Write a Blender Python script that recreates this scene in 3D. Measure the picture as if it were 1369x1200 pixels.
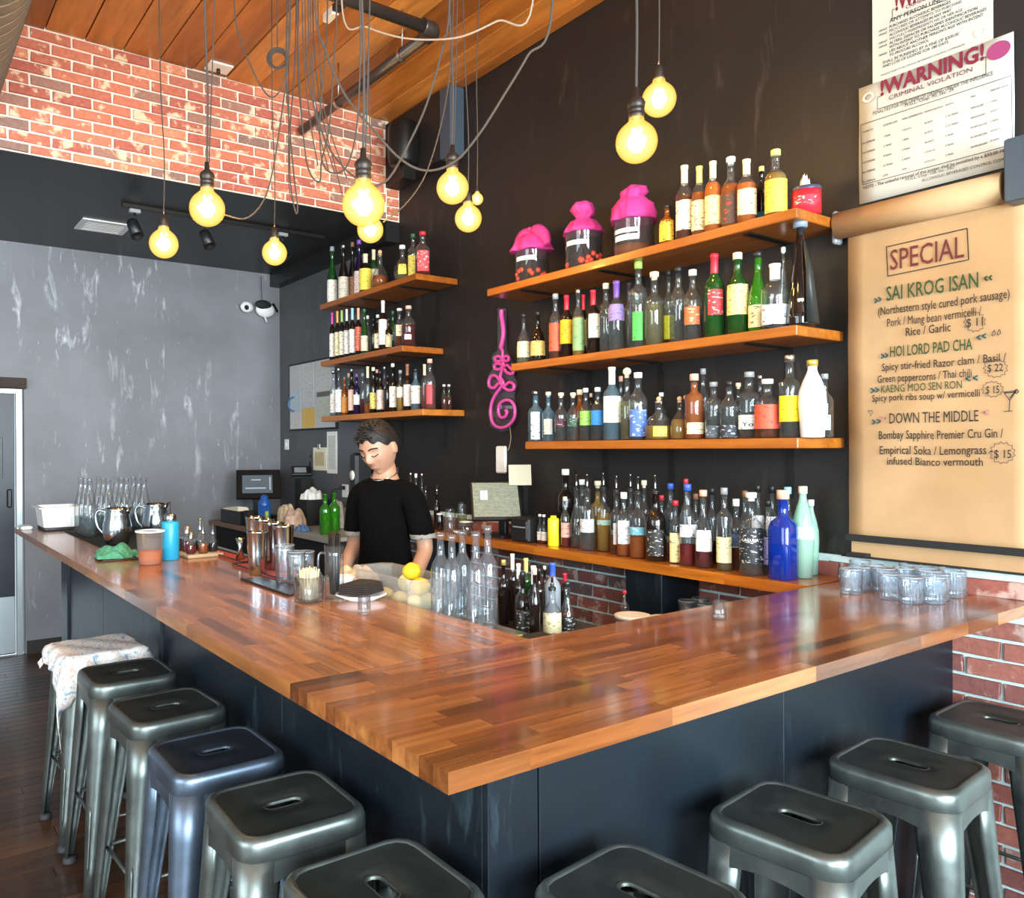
import bpy, bmesh, math, random
from mathutils import Matrix, Vector
random.seed(7)
PI=math.pi; R=math.radians
D=bpy.data
for o in list(D.objects): D.objects.remove(o)
SC=bpy.context.scene
COL=SC.collection

# ------------------------------------------------------------------ camera, world, light, exposure
TH,PITCH,ROLL=.9703,-.0012,-.0051
EYE=Vector((0,0,1.567)); FPX=1067.0; CX,CY=569.0,600.0
F0=Vector((math.cos(TH),math.sin(TH),0)); R0=Vector((math.sin(TH),-math.cos(TH),0)); Z0=Vector((0,0,1))
F1=F0*math.cos(PITCH)+Z0*math.sin(PITCH); U1=Z0*math.cos(PITCH)-F0*math.sin(PITCH)
CR=R0*math.cos(ROLL)+U1*math.sin(ROLL); CU=U1*math.cos(ROLL)-R0*math.sin(ROLL)
cam=D.cameras.new('camera'); camo=D.objects.new('camera',cam); COL.objects.link(camo)
m=Matrix((CR,CU,-F1)).transposed().to_4x4(); m.translation=EYE; camo.matrix_world=m
cam.sensor_width=36; cam.sensor_fit='HORIZONTAL'; cam.lens=FPX*36/1369
cam.shift_x=(684.5-CX)/1369; cam.clip_start=.02
SC.camera=camo
w=D.worlds.new('world'); SC.world=w; w.use_nodes=True
w.node_tree.nodes['Background'].inputs[0].default_value=(.80,.90,1,1)
w.node_tree.nodes['Background'].inputs[1].default_value=1.0
def area(name,loc,size,power,col,rot):
    l=D.lights.new(name,'AREA'); l.shape='RECTANGLE'; l.size,l.size_y=size; l.energy=power; l.color=col
    o=D.objects.new(name,l); COL.objects.link(o); o.location=loc; o.rotation_euler=rot; return o
area('window_daylight',(-1.9,-3.35,1.9),(2.2,2.5),490,(.80,.91,1),(R(90),0,0))
area('window_daylight',(1.2,-3.35,1.9),(2.6,2.5),590,(.80,.91,1),(R(90),0,0))
area('window_daylight',(-3.55,1.4,1.9),(3.6,2.5),185,(.84,.93,1),(0,R(-90),0))
SC.view_settings.view_transform='Standard'; SC.view_settings.look='None'
SC.view_settings.gamma=1; SC.view_settings.use_curve_mapping=False
SC.view_settings.exposure=0.6
try:
    SC.cycles.transparent_max_bounces=24; SC.cycles.max_bounces=8
    SC.cycles.sample_clamp_indirect=6
except Exception: pass

def ray(px,py):
    return F1+CR*((px-CX)/FPX)+CU*((CY-py)/FPX)
def at(px,py,ax,v):
    d=ray(px,py); i='xyz'.index(ax); return EYE+d*((v-EYE[i])/d[i])
def atd(px,py,dist):                    # point at a forward distance
    return EYE+ray(px,py)*dist
def depth(p): return (Vector(p)-EYE).dot(F1)

# ------------------------------------------------------------------ materials
MATS={}
def nodes(name):
    m=D.materials.new(name); m.use_nodes=True; nt=m.node_tree; nt.nodes.clear()
    return m,nt,nt.nodes,nt.links
def hexc(c):
    if isinstance(c,str):
        c=[int(c[i:i+2],16)/255 for i in (0,2,4)]
        c=[x/12.92 if x<=.04045 else ((x+.055)/1.055)**2.4 for x in c]
    return (c[0],c[1],c[2],1)
def mat(name,col=(.5,.5,.5),rough=.5,metal=0,emit=None,es=0,spec=.5,coat=0,alpha=1,trans=0):
    if name in MATS: return MATS[name]
    m,nt,N,L=nodes(name); b=N.new('ShaderNodeBsdfPrincipled'); o=N.new('ShaderNodeOutputMaterial')
    L.new(b.outputs[0],o.inputs[0]); I=b.inputs
    I['Base Color'].default_value=hexc(col); I['Roughness'].default_value=rough; I['Metallic'].default_value=metal
    I['Specular IOR Level'].default_value=spec; I['Coat Weight'].default_value=coat; I['Coat Roughness'].default_value=.08
    I['Alpha'].default_value=alpha; I['Transmission Weight'].default_value=trans
    if emit: I['Emission Color'].default_value=hexc(emit); I['Emission Strength'].default_value=es
    MATS[name]=m; return m
def P(m): return [n for n in m.node_tree.nodes if n.type=='BSDF_PRINCIPLED'][0]
def ramp(N,stops,interp='LINEAR'):
    r=N.new('ShaderNodeValToRGB'); e=r.color_ramp; e.interpolation=interp
    while len(e.elements)<len(stops): e.elements.new(.5)
    for k,(p,c) in zip(e.elements,stops): k.position=p; k.color=hexc(c)
    return r
def texco(N,L,scale=(1,1,1),kind='Object',rot=(0,0,0)):
    t=N.new('ShaderNodeTexCoord'); mp=N.new('ShaderNodeMapping'); mp.inputs['Scale'].default_value=scale
    mp.inputs['Rotation'].default_value=rot
    L.new(t.outputs[kind],mp.inputs[0]); return mp
def noise(N,L,vec,scale,detail=4,rough=.55,dist=0):
    n=N.new('ShaderNodeTexNoise'); n.inputs['Scale'].default_value=scale; n.inputs['Detail'].default_value=detail
    n.inputs['Roughness'].default_value=rough; n.inputs['Distortion'].default_value=dist
    L.new(vec.outputs[0],n.inputs['Vector']); return n
def mixc(N,L,fac,a,b,mode='MIX'):
    x=N.new('ShaderNodeMix'); x.data_type='RGBA'; x.blend_type=mode
    for s,v in ((0,fac),(6,a),(7,b)):
        if isinstance(v,(int,float)): x.inputs[s].default_value=v
        elif isinstance(v,(tuple,str,list)): x.inputs[s].default_value=hexc(v)
        else: L.new(v,x.inputs[s])
    return x.outputs[2]
def bump(N,L,h,st,b,dist=.01):
    u=N.new('ShaderNodeBump'); u.inputs['Strength'].default_value=st; u.inputs['Distance'].default_value=dist
    L.new(h,u.inputs['Height']); L.new(u.outputs[0],b.inputs['Normal'])
def rand(N,L,vec):                 # object random offset added to the texture coordinate
    oi=N.new('ShaderNodeObjectInfo'); mu=N.new('ShaderNodeMath'); mu.operation='MULTIPLY'; mu.inputs[1].default_value=37
    L.new(oi.outputs['Random'],mu.inputs[0]); ad=N.new('ShaderNodeVectorMath'); ad.operation='ADD'
    L.new(vec.outputs[0],ad.inputs[0]); L.new(mu.outputs[0],ad.inputs[1]); return ad,oi
def wood(name,stops,grain=(3,40,40),rough=.3,coat=0,contrast=.5,gs=1,knot=False):
    m=mat(name,rough=rough,coat=coat); nt=m.node_tree;N,L=nt.nodes,nt.links;b=P(m)
    v,oi=rand(N,L,texco(N,L,grain)); n=noise(N,L,v,gs,6,.6,.4); v2,_=rand(N,L,texco(N,L,tuple(g*.25 for g in grain)))
    n2=noise(N,L,v2,gs*1.3,3)
    base=ramp(N,stops); L.new(oi.outputs['Random'],base.inputs[0])
    g=ramp(N,[(.3,(.50,.43,.38)),(.7,(1.18,1.12,1.0))]); L.new(n.outputs[0],g.inputs[0])
    c=mixc(N,L,contrast,base.outputs[0],g.outputs[0],'MULTIPLY')
    g2=ramp(N,[(.35,(.62,.52,.46)),(.65,(1.12,1.1,1.05))]); L.new(n2.outputs[0],g2.inputs[0])
    c=mixc(N,L,contrast,c,g2.outputs[0],'MULTIPLY')
    L.new(c,b.inputs['Base Color']); bump(N,L,n.outputs[0],.12,b,.002); return m
WOODBAR_Y=wood('bar_wood_lengthwise',[(0,'80502c'),(.12,'a26a38'),(.5,'ad733f'),(.9,'b87f49'),(1,'8a5832')],(40,3.5,40),.24,.3,.75)
WOODBAR_X=wood('bar_wood_crosswise',[(0,'633b20'),(.15,'8c542b'),(.5,'9c6234'),(.9,'ab7140'),(1,'744524')],(3.5,40,40),.22,.3,.8)
WOODSHELF=wood('shelf_wood',[(0,'a8611f'),(.5,'bd7427'),(1,'cf8833')],(45,3.5,45),.32,.2,.6)
WOODCTR=wood('counter_wood',[(0,'a5571a'),(.5,'bb6c22'),(1,'cb7d2c')],(45,3.5,45),.22,.35,.6)
WOODCEIL=wood('ceiling_wood',[(0,'98602a'),(.3,'b57432'),(.6,'c8853c'),(.85,'d4944c'),(1,'8a5222')],(14,1.6,14),.4,.15,.8)
WOODFLOOR=wood('floor_wood',[(0,'3a2616'),(.4,'50341f'),(.8,'644226'),(1,'2e1e12')],(2.5,30,30),.3,.1,.75)
# brick
def brickmat(name,stops,spot):
    m=mat(name,rough=.85); nt=m.node_tree;N,L=nt.nodes,nt.links;b=P(m)
    v,oi=rand(N,L,texco(N,L,(1,1,1))); base=ramp(N,stops,'CONSTANT'); L.new(oi.outputs['Random'],base.inputs[0])
    n=noise(N,L,v,45,5,.65); g=ramp(N,[(.25,(.62,.6,.6)),(.75,(1.25,1.22,1.2))]); L.new(n.outputs[0],g.inputs[0])
    c=mixc(N,L,.7,base.outputs[0],g.outputs[0],'MULTIPLY')
    n2=noise(N,L,v,11,4,.6); s=ramp(N,[(.56,(0,0,0)),(.64,(1,1,1))]); L.new(n2.outputs[0],s.inputs[0])
    mu=N.new('ShaderNodeMath'); mu.operation='MULTIPLY'; mu.inputs[1].default_value=.85; L.new(s.outputs[0],mu.inputs[0])
    c=mixc(N,L,mu.outputs[0],c,spot)
    L.new(c,b.inputs['Base Color']); bump(N,L,n.outputs[0],.6,b,.004); return m
BRICK=brickmat('old_red_brick',[(0,'bd6c54'),(.2,'c9775c'),(.4,'b06150'),(.55,'a07464'),(.62,'d08464'),(.8,'8d6c60'),(.88,'bb6e58')],'e6cba8')
BRICKLO=brickmat('lower_red_brick',[(0,'96564a'),(.3,'a56456'),(.5,'84504a'),(.7,'ab7264'),(.85,'6f5654')],'c0a498')
def plain_noise(name,c1,c2,scale,rough,bs=.3,metal=0,detail=5):
    m=mat(name,rough=rough,metal=metal); nt=m.node_tree;N,L=nt.nodes,nt.links;b=P(m)
    v=texco(N,L); n=noise(N,L,v,scale,detail); r=ramp(N,[(.3,c1),(.7,c2)]); L.new(n.outputs[0],r.inputs[0])
    L.new(r.outputs[0],b.inputs['Base Color']); bump(N,L,n.outputs[0],bs,b,.003); return m
MORTAR=plain_noise('mortar','ddd0ba','f0e6d6',30,.9)
MORTARLO=plain_noise('pale_mortar','c2dad8','def2f0',30,.9)
# grey plaster with scraped pale marks
def plaster(name,c1,c2,cs,amt):
    m=mat(name,rough=.55); nt=m.node_tree;N,L=nt.nodes,nt.links;b=P(m)
    v=texco(N,L); n=noise(N,L,v,1.3,5,.6); r=ramp(N,[(.3,c1),(.72,c2)]); L.new(n.outputs[0],r.inputs[0])
    v2=texco(N,L,(9,9,2.0)); n2=noise(N,L,v2,1.5,9,.66,.5); s=ramp(N,[(.57,(0,0,0)),(.70,(1,1,1))]); L.new(n2.outputs[0],s.inputs[0])
    v3=texco(N,L,(1,1,1)); n3=noise(N,L,v3,1.1,3); s3=ramp(N,[(.42,(0,0,0)),(.6,(1,1,1))]); L.new(n3.outputs[0],s3.inputs[0])
    mu=N.new('ShaderNodeMath'); mu.operation='MULTIPLY'; L.new(s.outputs[0],mu.inputs[0]); L.new(s3.outputs[0],mu.inputs[1])
    m2=N.new('ShaderNodeMath'); m2.operation='MULTIPLY'; m2.inputs[1].default_value=amt; L.new(mu.outputs[0],m2.inputs[0])
    n4=noise(N,L,texco(N,L,(4,4,1)),9,8,.7); s4=ramp(N,[(.66,(0,0,0)),(.72,(1,1,1))]); L.new(n4.outputs[0],s4.inputs[0])
    m4=N.new('ShaderNodeMath'); m4.operation='MULTIPLY'; m4.inputs[1].default_value=amt; L.new(s4.outputs[0],m4.inputs[0])
    mx=N.new('ShaderNodeMath'); mx.operation='MAXIMUM'; L.new(m2.outputs[0],mx.inputs[0]); L.new(m4.outputs[0],mx.inputs[1])
    c=mixc(N,L,mx.outputs[0],r.outputs[0],cs); L.new(c,b.inputs['Base Color'])
    bump(N,L,n2.outputs[0],.25,b,.004); return m
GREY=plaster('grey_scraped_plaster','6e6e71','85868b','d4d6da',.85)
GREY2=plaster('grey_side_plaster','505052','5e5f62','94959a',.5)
BLACKW=plaster('black_painted_wall','13100f','1e1916','5b5047',.28)
SOFFIT=mat('soffit_black',(.011,.010,.010),.38)
NAVY=plaster('navy_black_panel','060c12','0d1a24','6d8a98',.22)
P(NAVY).inputs['Roughness'].default_value=.42
def m_(n,*a,**k): return mat(n,*a,**k)
BLACK=m_('black_plastic',(.012,.012,.013),.4); BLACKM=m_('black_matte',(.01,.01,.01),.8)
IRON=m_('black_iron',(.02,.019,.018),.42,.6); PIPE=m_('pipe_steel',(.10,.09,.085),.35,.8)
STEEL=m_('steel',(.52,.62,.70),.14,1); STEELB=m_('steel_brushed',(.55,.55,.54),.3,1)
CHROME=m_('pourer_chrome',(.85,.85,.86),.12,1)
WHITE=m_('white_plastic',(.82,.82,.80),.4); CREAM=m_('cream_paper',(.80,.72,.55),.8); PAPER=m_('white_paper',(.84,.83,.78),.8)
CORK=m_('cork',(.62,.42,.24),.8); ZINC=m_('galvanized_frame',(.55,.60,.62),.35,.7)
CORDM=m_('cloth_cord',(.060,.048,.040),.9); CORDL=m_('pale_cord',(.30,.23,.17),.9)
INK=m_('black_ink',(.015,.015,.015),.8); MAROON=m_('maroon_ink',(.17,.008,.03),.7); GREENI=m_('green_ink',(.02,.06,.015),.8); REDI=m_('red_ink',(.12,.015,.015),.8)
GREYI=m_('grey_ink',(.035,.035,.04),.8); PINKI=m_('faded_pink_ink',(.42,.18,.16),.8)
# transparent glass
def glass(name,tint,dark=.4,diff=.03,rough=.03,dcol=None,edge=.55):
    if name in MATS: return MATS[name]
    m,nt,N,L=nodes(name); o=N.new('ShaderNodeOutputMaterial')
    tr=N.new('ShaderNodeBsdfTransparent'); gl=N.new('ShaderNodeBsdfGlossy'); gl.inputs['Roughness'].default_value=rough
    df=N.new('ShaderNodeBsdfDiffuse'); df.inputs[0].default_value=hexc(dcol or tint)
    lw=N.new('ShaderNodeLayerWeight'); lw.inputs[0].default_value=.5
    t=hexc(tint); pw=N.new('ShaderNodeMath'); pw.operation='POWER'; pw.inputs[1].default_value=2.5
    L.new(lw.outputs['Facing'],pw.inputs[0])
    L.new(mixc(N,L,pw.outputs[0],tuple(t[:3]),tuple(x*dark for x in t[:3])),tr.inputs[0])
    a=N.new('ShaderNodeMixShader'); a.inputs[0].default_value=diff; L.new(tr.outputs[0],a.inputs[1]); L.new(df.outputs[0],a.inputs[2])
    fr=N.new('ShaderNodeMath'); fr.operation='MULTIPLY_ADD'; fr.inputs[1].default_value=edge; fr.inputs[2].default_value=.06
    L.new(pw.outputs[0],fr.inputs[0])
    b=N.new('ShaderNodeMixShader'); L.new(fr.outputs[0],b.inputs[0]); L.new(a.outputs[0],b.inputs[1]); L.new(gl.outputs[0],b.inputs[2])
    L.new(b.outputs[0],o.inputs[0]); MATS[name]=m; return m
GL=dict(c=glass('clear_glass',(.95,.97,.97),.4,.02,dcol=(.75,.8,.82),edge=.75),
 g=glass('green_glass',(.08,.30,.06),.4,.30,dcol=(.03,.16,.03)), d=glass('dark_glass',(.06,.035,.02),.4,.5,dcol=(.02,.012,.01)),
 b=glass('blue_glass',(.03,.12,.62),.4,.45,dcol=(.01,.05,.40)), w=m_('white_glazed_bottle',(.80,.83,.86),.2,coat=.3),
 a=glass('amber_glass',(.70,.30,.06),.5,.35,dcol=(.45,.14,.02)), v=glass('violet_dark_glass',(.05,.02,.12),.4,.5,dcol=(.02,.01,.06)),
 f=m_('frosted_grey_glass',(.30,.33,.36),.5,trans=.2), m=glass('mint_glass',(.60,.88,.74),.6,.45,dcol=(.50,.78,.64)),
 s=glass('pale_blue_glass',(.55,.78,.90),.5,.12,dcol=(.4,.6,.7)), G=glass('bright_green_glass',(.12,.55,.05),.4,.4,dcol=(.05,.30,.02)))
def liquid(name,c,k=.6):
    n='liquid_'+name
    if n in MATS: return MATS[n]
    m,nt,N,L=nodes(n); o=N.new('ShaderNodeOutputMaterial'); tr=N.new('ShaderNodeBsdfTransparent'); df=N.new('ShaderNodeBsdfDiffuse'); tl=N.new('ShaderNodeBsdfTranslucent')
    c=hexc(c)
    tr.inputs[0].default_value=c; df.inputs[0].default_value=c; tl.inputs[0].default_value=c
    a=N.new('ShaderNodeMixShader'); a.inputs[0].default_value=.45; L.new(df.outputs[0],a.inputs[1]); L.new(tl.outputs[0],a.inputs[2])
    b=N.new('ShaderNodeMixShader'); b.inputs[0].default_value=k; L.new(tr.outputs[0],b.inputs[1]); L.new(a.outputs[0],b.inputs[2])
    L.new(b.outputs[0],o.inputs[0]); MATS[n]=m; return m
LIQ={'amber':liquid('amber','cf7418',.55),'orange':liquid('orange','e8841c',.7),'gold':liquid('gold','cfa845',.5),'red':liquid('red','9a0f12'),
 'dark':liquid('dark','200a06',.9),'pale':liquid('pale','dcdcb0',.13),'brown':liquid('brown','7a3a10',.7),'ruby':liquid('ruby','6a0c10',.7),
 'water':liquid('water','d8e2e4',.04),'pink':liquid('pink','b5605a',.5)}
def labmat(c,ink='303030',amt=.75):
    n='label_%s_%s'%(c,ink)
    if n in MATS: return MATS[n]
    m=mat(n,c,.6); nt=m.node_tree;N,L=nt.nodes,nt.links;b=P(m)
    v,_=rand(N,L,texco(N,L,(55,55,160))); k=noise(N,L,v,1,2,.5); s=ramp(N,[(.60,(0,0,0)),(.63,(1,1,1))]); L.new(k.outputs[0],s.inputs[0])
    mu=N.new('ShaderNodeMath'); mu.operation='MULTIPLY'; mu.inputs[1].default_value=amt; L.new(s.outputs[0],mu.inputs[0])
    L.new(mixc(N,L,mu.outputs[0],c,ink),b.inputs['Base Color']); return m

# ------------------------------------------------------------------ mesh builder
class MB:
    def __init__(s): s.v=[];s.f=[];s.m=[];s.sm=[]
    def add(s,vs,fs,mi=0,smooth=False):
        n=len(s.v); s.v+= [tuple(v) for v in vs]
        for f in fs: s.f.append(tuple(i+n for i in f)); s.m.append(mi); s.sm.append(smooth)
        return s
    def box(s,x0,x1,y0,y1,z0,z1,mi=0,b=0):
        if b<=0:
            vs=[(x,y,z) for z in (z0,z1) for y in (y0,y1) for x in (x0,x1)]
            return s.add(vs,[(0,2,3,1),(4,5,7,6),(0,1,5,4),(2,6,7,3),(0,4,6,2),(1,3,7,5)],mi)
        # bevelled: octagon-ish profile by three rings in z
        def ring(d,z,e):
            return [(x0+e+d,y0+e,z),(x1-e-d,y0+e,z),(x1-e,y0+e+d,z),(x1-e,y1-e-d,z),(x1-e-d,y1-e,z),(x0+e+d,y1-e,z),(x0+e,y1-e-d,z),(x0+e,y0+e+d,z)]
        rs=[ring(b,z0,b),ring(b,z0+b,0),ring(b,z1-b,0),ring(b,z1,b)]
        s.loft(rs,mi,smooth=False); return s
    def loft(s,rings,mi=0,smooth=True,cap=True,close=True):
        k=len(rings[0]); vs=[p for r in rings for p in r]; fs=[]
        for i in range(len(rings)-1):
            for j in range(k if close else k-1):
                a=i*k+j; b=i*k+(j+1)%k; fs.append((a,b,b+k,a+k))
        s.add(vs,fs,mi,smooth)
        if cap:
            n=len(s.v)-len(vs)
            s.f.append(tuple(n+j for j in reversed(range(k)))); s.m.append(mi); s.sm.append(False)
            s.f.append(tuple(n+(len(rings)-1)*k+j for j in range(k))); s.m.append(mi); s.sm.append(False)
        return s
    def lathe(s,prof,seg=20,c=(0,0,0),mi=0,n=None,a0=0,a1=2*PI,cap=False,smooth=True,rot=0,sx=1,sy=1):
        full=abs(a1-a0-2*PI)<1e-6; k=seg if full else seg+1; rings=[]
        for r,z in prof:
            ring=[]
            for j in range(k):
                a=a0+(a1-a0)*j/seg; q=r
                ex=n(z) if callable(n) else n
                if ex and ex>2.01:
                    ca,sa=abs(math.cos(a-rot)),abs(math.sin(a-rot)); q=r/((ca**ex+sa**ex)**(1/ex))
                ring.append((c[0]+q*math.cos(a)*sx,c[1]+q*math.sin(a)*sy,c[2]+z))
            rings.append(ring)
        return s.loft(rings,mi,smooth,cap,full)
    def tube(s,pts,r,seg=8,mi=0,cap=True,smooth=True):
        pts=[Vector(p) for p in pts]; rings=[]; up=None
        for i,p in enumerate(pts):
            t=(pts[min(i+1,len(pts)-1)]-pts[max(i-1,0)])
            if t.length<1e-9: t=Vector((0,0,1))
            t.normalize()
            if up is None:
                up=Vector((0,0,1)) if abs(t.z)<.9 else Vector((1,0,0))
            u=(up-t*up.dot(t)); u.normalize(); v=t.cross(u); up=u
            q=r[i] if isinstance(r,(list,tuple)) else r
            rings.append([p+(u*math.cos(2*PI*j/seg)+v*math.sin(2*PI*j/seg))*q for j in range(seg)])
        return s.loft(rings,mi,smooth,cap)
    def sphere(s,c,r,seg=16,rings=10,mi=0,sc=(1,1,1)):
        rs=[]
        for i in range(rings+1):
            a=-PI/2+PI*i/rings; q=max(math.cos(a),.02)*r
            rs.append([(c[0]+q*math.cos(2*PI*j/seg)*sc[0],c[1]+q*math.sin(2*PI*j/seg)*sc[1],c[2]+r*math.sin(a)*sc[2]) for j in range(seg)])
        return s.loft(rs,mi)
    def mesh(s,name,mats):
        me=D.meshes.new(name); me.from_pydata(s.v,[],s.f); 
        for x in (mats if isinstance(mats,(list,tuple)) else [mats]): me.materials.append(x)
        me.polygons.foreach_set('material_index',s.m); me.polygons.foreach_set('use_smooth',s.sm); me.update(); return me
    def build(s,name,mats,parent=None,loc=None,rot=None):
        return link(name,s.mesh(name,mats),parent,loc,rot)
def link(name,me,parent=None,loc=None,rot=None):
    o=D.objects.new(name,me); COL.objects.link(o)
    if parent: o.parent=parent
    if loc is not None: o.location=loc
    if rot is not None: o.rotation_euler=rot
    return o
def thing(name,label,cat,loc=(0,0,0),rz=0,group=None):
    o=D.objects.new(name,None); COL.objects.link(o); o.location=loc; o.rotation_euler=(0,0,rz); o.empty_display_size=.05
    return tag(o,label,cat,group)
def tag(o,label,cat,group=None):
    o['label']=label; o['category']=cat
    if group: o['group']=group
    return o
def struct(o): o['kind']='structure'; return o
def kids(o): return [c for c in D.objects if c.parent==o]
def copy_tree(o,loc=None,rz=None,label=None,parent=None):
    c=o.copy(); COL.objects.link(c)
    if parent: c.parent=parent
    if loc is not None: c.location=loc
    if rz is not None: c.rotation_euler=(0,0,rz)
    if label: c['label']=label
    for k in kids(o): copy_tree(k,parent=c)
    return c
def spline(pts,n=8):
    pts=[Vector(p) for p in pts]; out=[]; P_=[pts[0]]+pts+[pts[-1]]
    for i in range(1,len(P_)-2):
        a,b,c,d=P_[i-1:i+3]
        for k in range(n):
            t=k/n; out.append(.5*((2*b)+(c-a)*t+(2*a-5*b+4*c-d)*t*t+(3*b-a-3*c+d)*t**3))
    out.append(pts[-1]); return out
ORD=['first','second','third','fourth','fifth','sixth','seventh','eighth','ninth','tenth','eleventh','twelfth','thirteenth','fourteenth','fifteenth','sixteenth','seventeenth','eighteenth','nineteenth','twentieth']
def ordn(i):
    if i<20: return ORD[i]
    return 'twenty-'+ORD[i-20] if i<29 else ('thirtieth' if i==29 else 'thirty-'+ORD[i-30])

# ================================================================== structure
XW=3.04; YF=6.8; YB=4.755; ZS=3.16; ZC=3.86; BAR=1.07
X0=-3.4; Y0=-3.2
# floor with planks as parts
fl=struct(MB().box(X0,XW+.1,Y0,YF+.1,-.08,-.012).build('floor',mat('dark_gap',(.01,.008,.006),.9)))
fpl={}
y=.9; i=0
while y<YF:
    x=X0+random.uniform(0,.9)-.9
    while x<1.1 if y>1.2 else x<XW:
        Lh=random.choice([.9,1.3,1.7]); 
        if Lh not in fpl: fpl[Lh]=MB().box(.0015,Lh-.0015,.0015,.0835,-.012,0,b=.001).mesh('plank',WOODFLOOR)
        if x+Lh>-1.2: link('plank',fpl[Lh],fl,(x,y,0))
        x+=Lh
    y+=.085
# ceiling: boards
ce=struct(MB().box(X0,XW+.1,Y0,YB+.02,ZC+.02,ZC+.12).build('ceiling',mat('ceiling_gap',(.03,.008,.004),.9)))
bw=.2045; x=3.0-bw*31+.005
bme=[MB().box(.003,bw-.003,Y0,YB,-.004-.003*k,.02,b=.002).mesh('board',WOODCEIL) for k in range(3)]
while x<XW-.06:
    link('board',bme[random.randrange(3)],ce,(x,0,ZC)); x+=bw
o=struct(MB().box(2.955,XW,Y0,YB,ZC-.035,ZC-.004,b=.003).build('trim_1',WOODCEIL))
# walls
def wallbox(name,b,m): return struct(MB().box(*b).build(name,m))
wf=wallbox('wall_far',(.92,XW+.1,YF,YF+.1,0,ZS+.02),GREY)
wl2=wallbox('wall_far_left',(X0,-.35,YF,YF+.1,0,ZS+.02),GREY)
wallbox('wall_over_door',(-.35,.92,YF,YF+.1,2.04,ZS+.02),GREY)
wallbox('baseboard_far',(.93,XW,YF-.015,YF-.001,0,.10),m_('baseboard_black',(.02,.016,.013),.5))
wr=struct(MB().box(XW,XW+.1,-3.2,5.25,0,4.0).build('wall_right',BLACKW))
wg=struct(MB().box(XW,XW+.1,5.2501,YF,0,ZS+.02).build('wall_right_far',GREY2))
# left and back walls with window openings (behind the camera)
def wall_open(name,axis,pos,a0,a1,holes,z0,z1,h,m):
    mb=MB(); xs=[a0]+[v for hh in holes for v in hh]+[a1]
    def bx(u0,u1,w0,w1):
        if axis=='y': mb.box(u0,u1,pos-.1,pos,w0,w1)
        else: mb.box(pos-.1,pos,u0,u1,w0,w1)
    for k in range(0,len(xs),2): bx(xs[k],xs[k+1],0,h)
    for (u,v_) in holes: bx(u,v_,0,z0); bx(u,v_,z1,h)
    return struct(mb.build(name,m))
WALLP=mat('pale_plaster',(.50,.48,.45),.8)
wall_open('wall_back','y',Y0,X0,XW+.1,[(-3.0,-.8),(-.1,2.5)],.65,3.15,4.0,WALLP)
wall_open('wall_left','x',X0,Y0,YF,[(-.4,3.2)],.65,3.15,4.0,WALLP)
GLZ=glass('window_glass',(.96,.98,.98),.9,.0)
for k,(bx) in enumerate([(-3.0,-.8,Y0-.05,Y0-.045,.65,3.15),(-.1,2.5,Y0-.05,Y0-.045,.65,3.15),(X0-.05,X0-.045,-.4,3.2,.65,3.15)]):
    wo=struct(MB().box(*bx).build('window_%d'%(k+1),GLZ)); fr=MB()
    x0,x1,y0,y1,z0,z1=bx
    if x1-x0>.1:
        for u in (x0,(x0+x1)/2-.03,x1-.06): fr.box(u,u+.06,y0-.03,y1+.03,z0,z1)
        for u in (z0,z1-.06): fr.box(x0,x1,y0-.03,y1+.03,u,u+.06)
    else:
        for u in (y0,(y0+y1)/2-.03,y1-.06): fr.box(x0-.03,x1+.03,u,u+.06,z0,z1)
        for u in (z0,z1-.06): fr.box(x0-.03,x1+.03,y0,y1,u,u+.06)
    fr.build('window_frame',BLACK,wo)
# soffit (dropped black ceiling at the far end) and beams
struct(MB().box(X0,XW,YB+.006,YF,ZS-.004,ZS+.0005).box(X0,XW,YB+.13,YF,ZS+.0006,ZS+.08).build('ceiling_soffit',SOFFIT))
struct(MB().box(2.945,XW,YB+.13,YF,3.04,ZS).build('trim_2',SOFFIT))
struct(MB().box(2.93,XW,4.11,YB,3.385,ZC-.036).build('trim_3',BLACKW))
struct(MB().box(2.93,XW,YB,YB+.13,3.015,ZS).build('trim_4',SOFFIT))
COLM=mat('column_blue_grey',(.06,.085,.115),.4,.3)
struct(MB().box(2.93,XW,3.985,4.1095,3.385,ZC-.036,b=.008).build('column',COLM))
# brick header wall
def brick_rects(u0,u1,w0,w1,pl,ph,skip=None):
    out=[];row=0;wz=w1-ph
    while wz>w0-ph*.5:
        u=u0-(pl/2 if row%2 else 0)
        while u<u1:
            a,b=max(u,u0)+.0068,min(u+pl,u1)-.0068; lo=max(wz,w0)
            if b-a>.03 and wz+ph-lo>.02 and not (skip and skip((a+b)/2,lo+.02)): out.append((a,b,lo+.006,wz+ph-.006))
            u+=pl
        wz-=ph;row+=1
    return out
CACHE={}
def bricks(parent,rects,place,mt,dep=.02):
    for (a,b,c,d) in rects:
        j=random.randrange(3); key=(parent.name,round(b-a,2),round(d-c,3),j)
        if key not in CACHE:
            W,Hh=round(b-a,2),round(d-c,3); t=dep+random.uniform(-.003,.004); e=lambda: random.uniform(-.0025,.0025)
            mb=MB(); f=[(e()-W/2,0,e()-Hh/2),(W/2+e(),0,e()-Hh/2),(W/2+e(),0,Hh/2+e()),(e()-W/2,0,Hh/2+e())]
            g=[(x*.975,-t,z*.92) for x,_,z in f]; k=[(x,-t*.75,z) for x,_,z in f]
            mb.loft([f,k,g],smooth=False); CACHE[key]=mb.mesh('brick',mt)
        loc,rz=place((a+b)/2,(c+d)/2); link('brick',CACHE[key],parent,loc,(0,0,rz))
wh=struct(MB().box(X0,XW,YB,YB+.12,ZS,4.0).build('wall_header',MORTAR))
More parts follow.
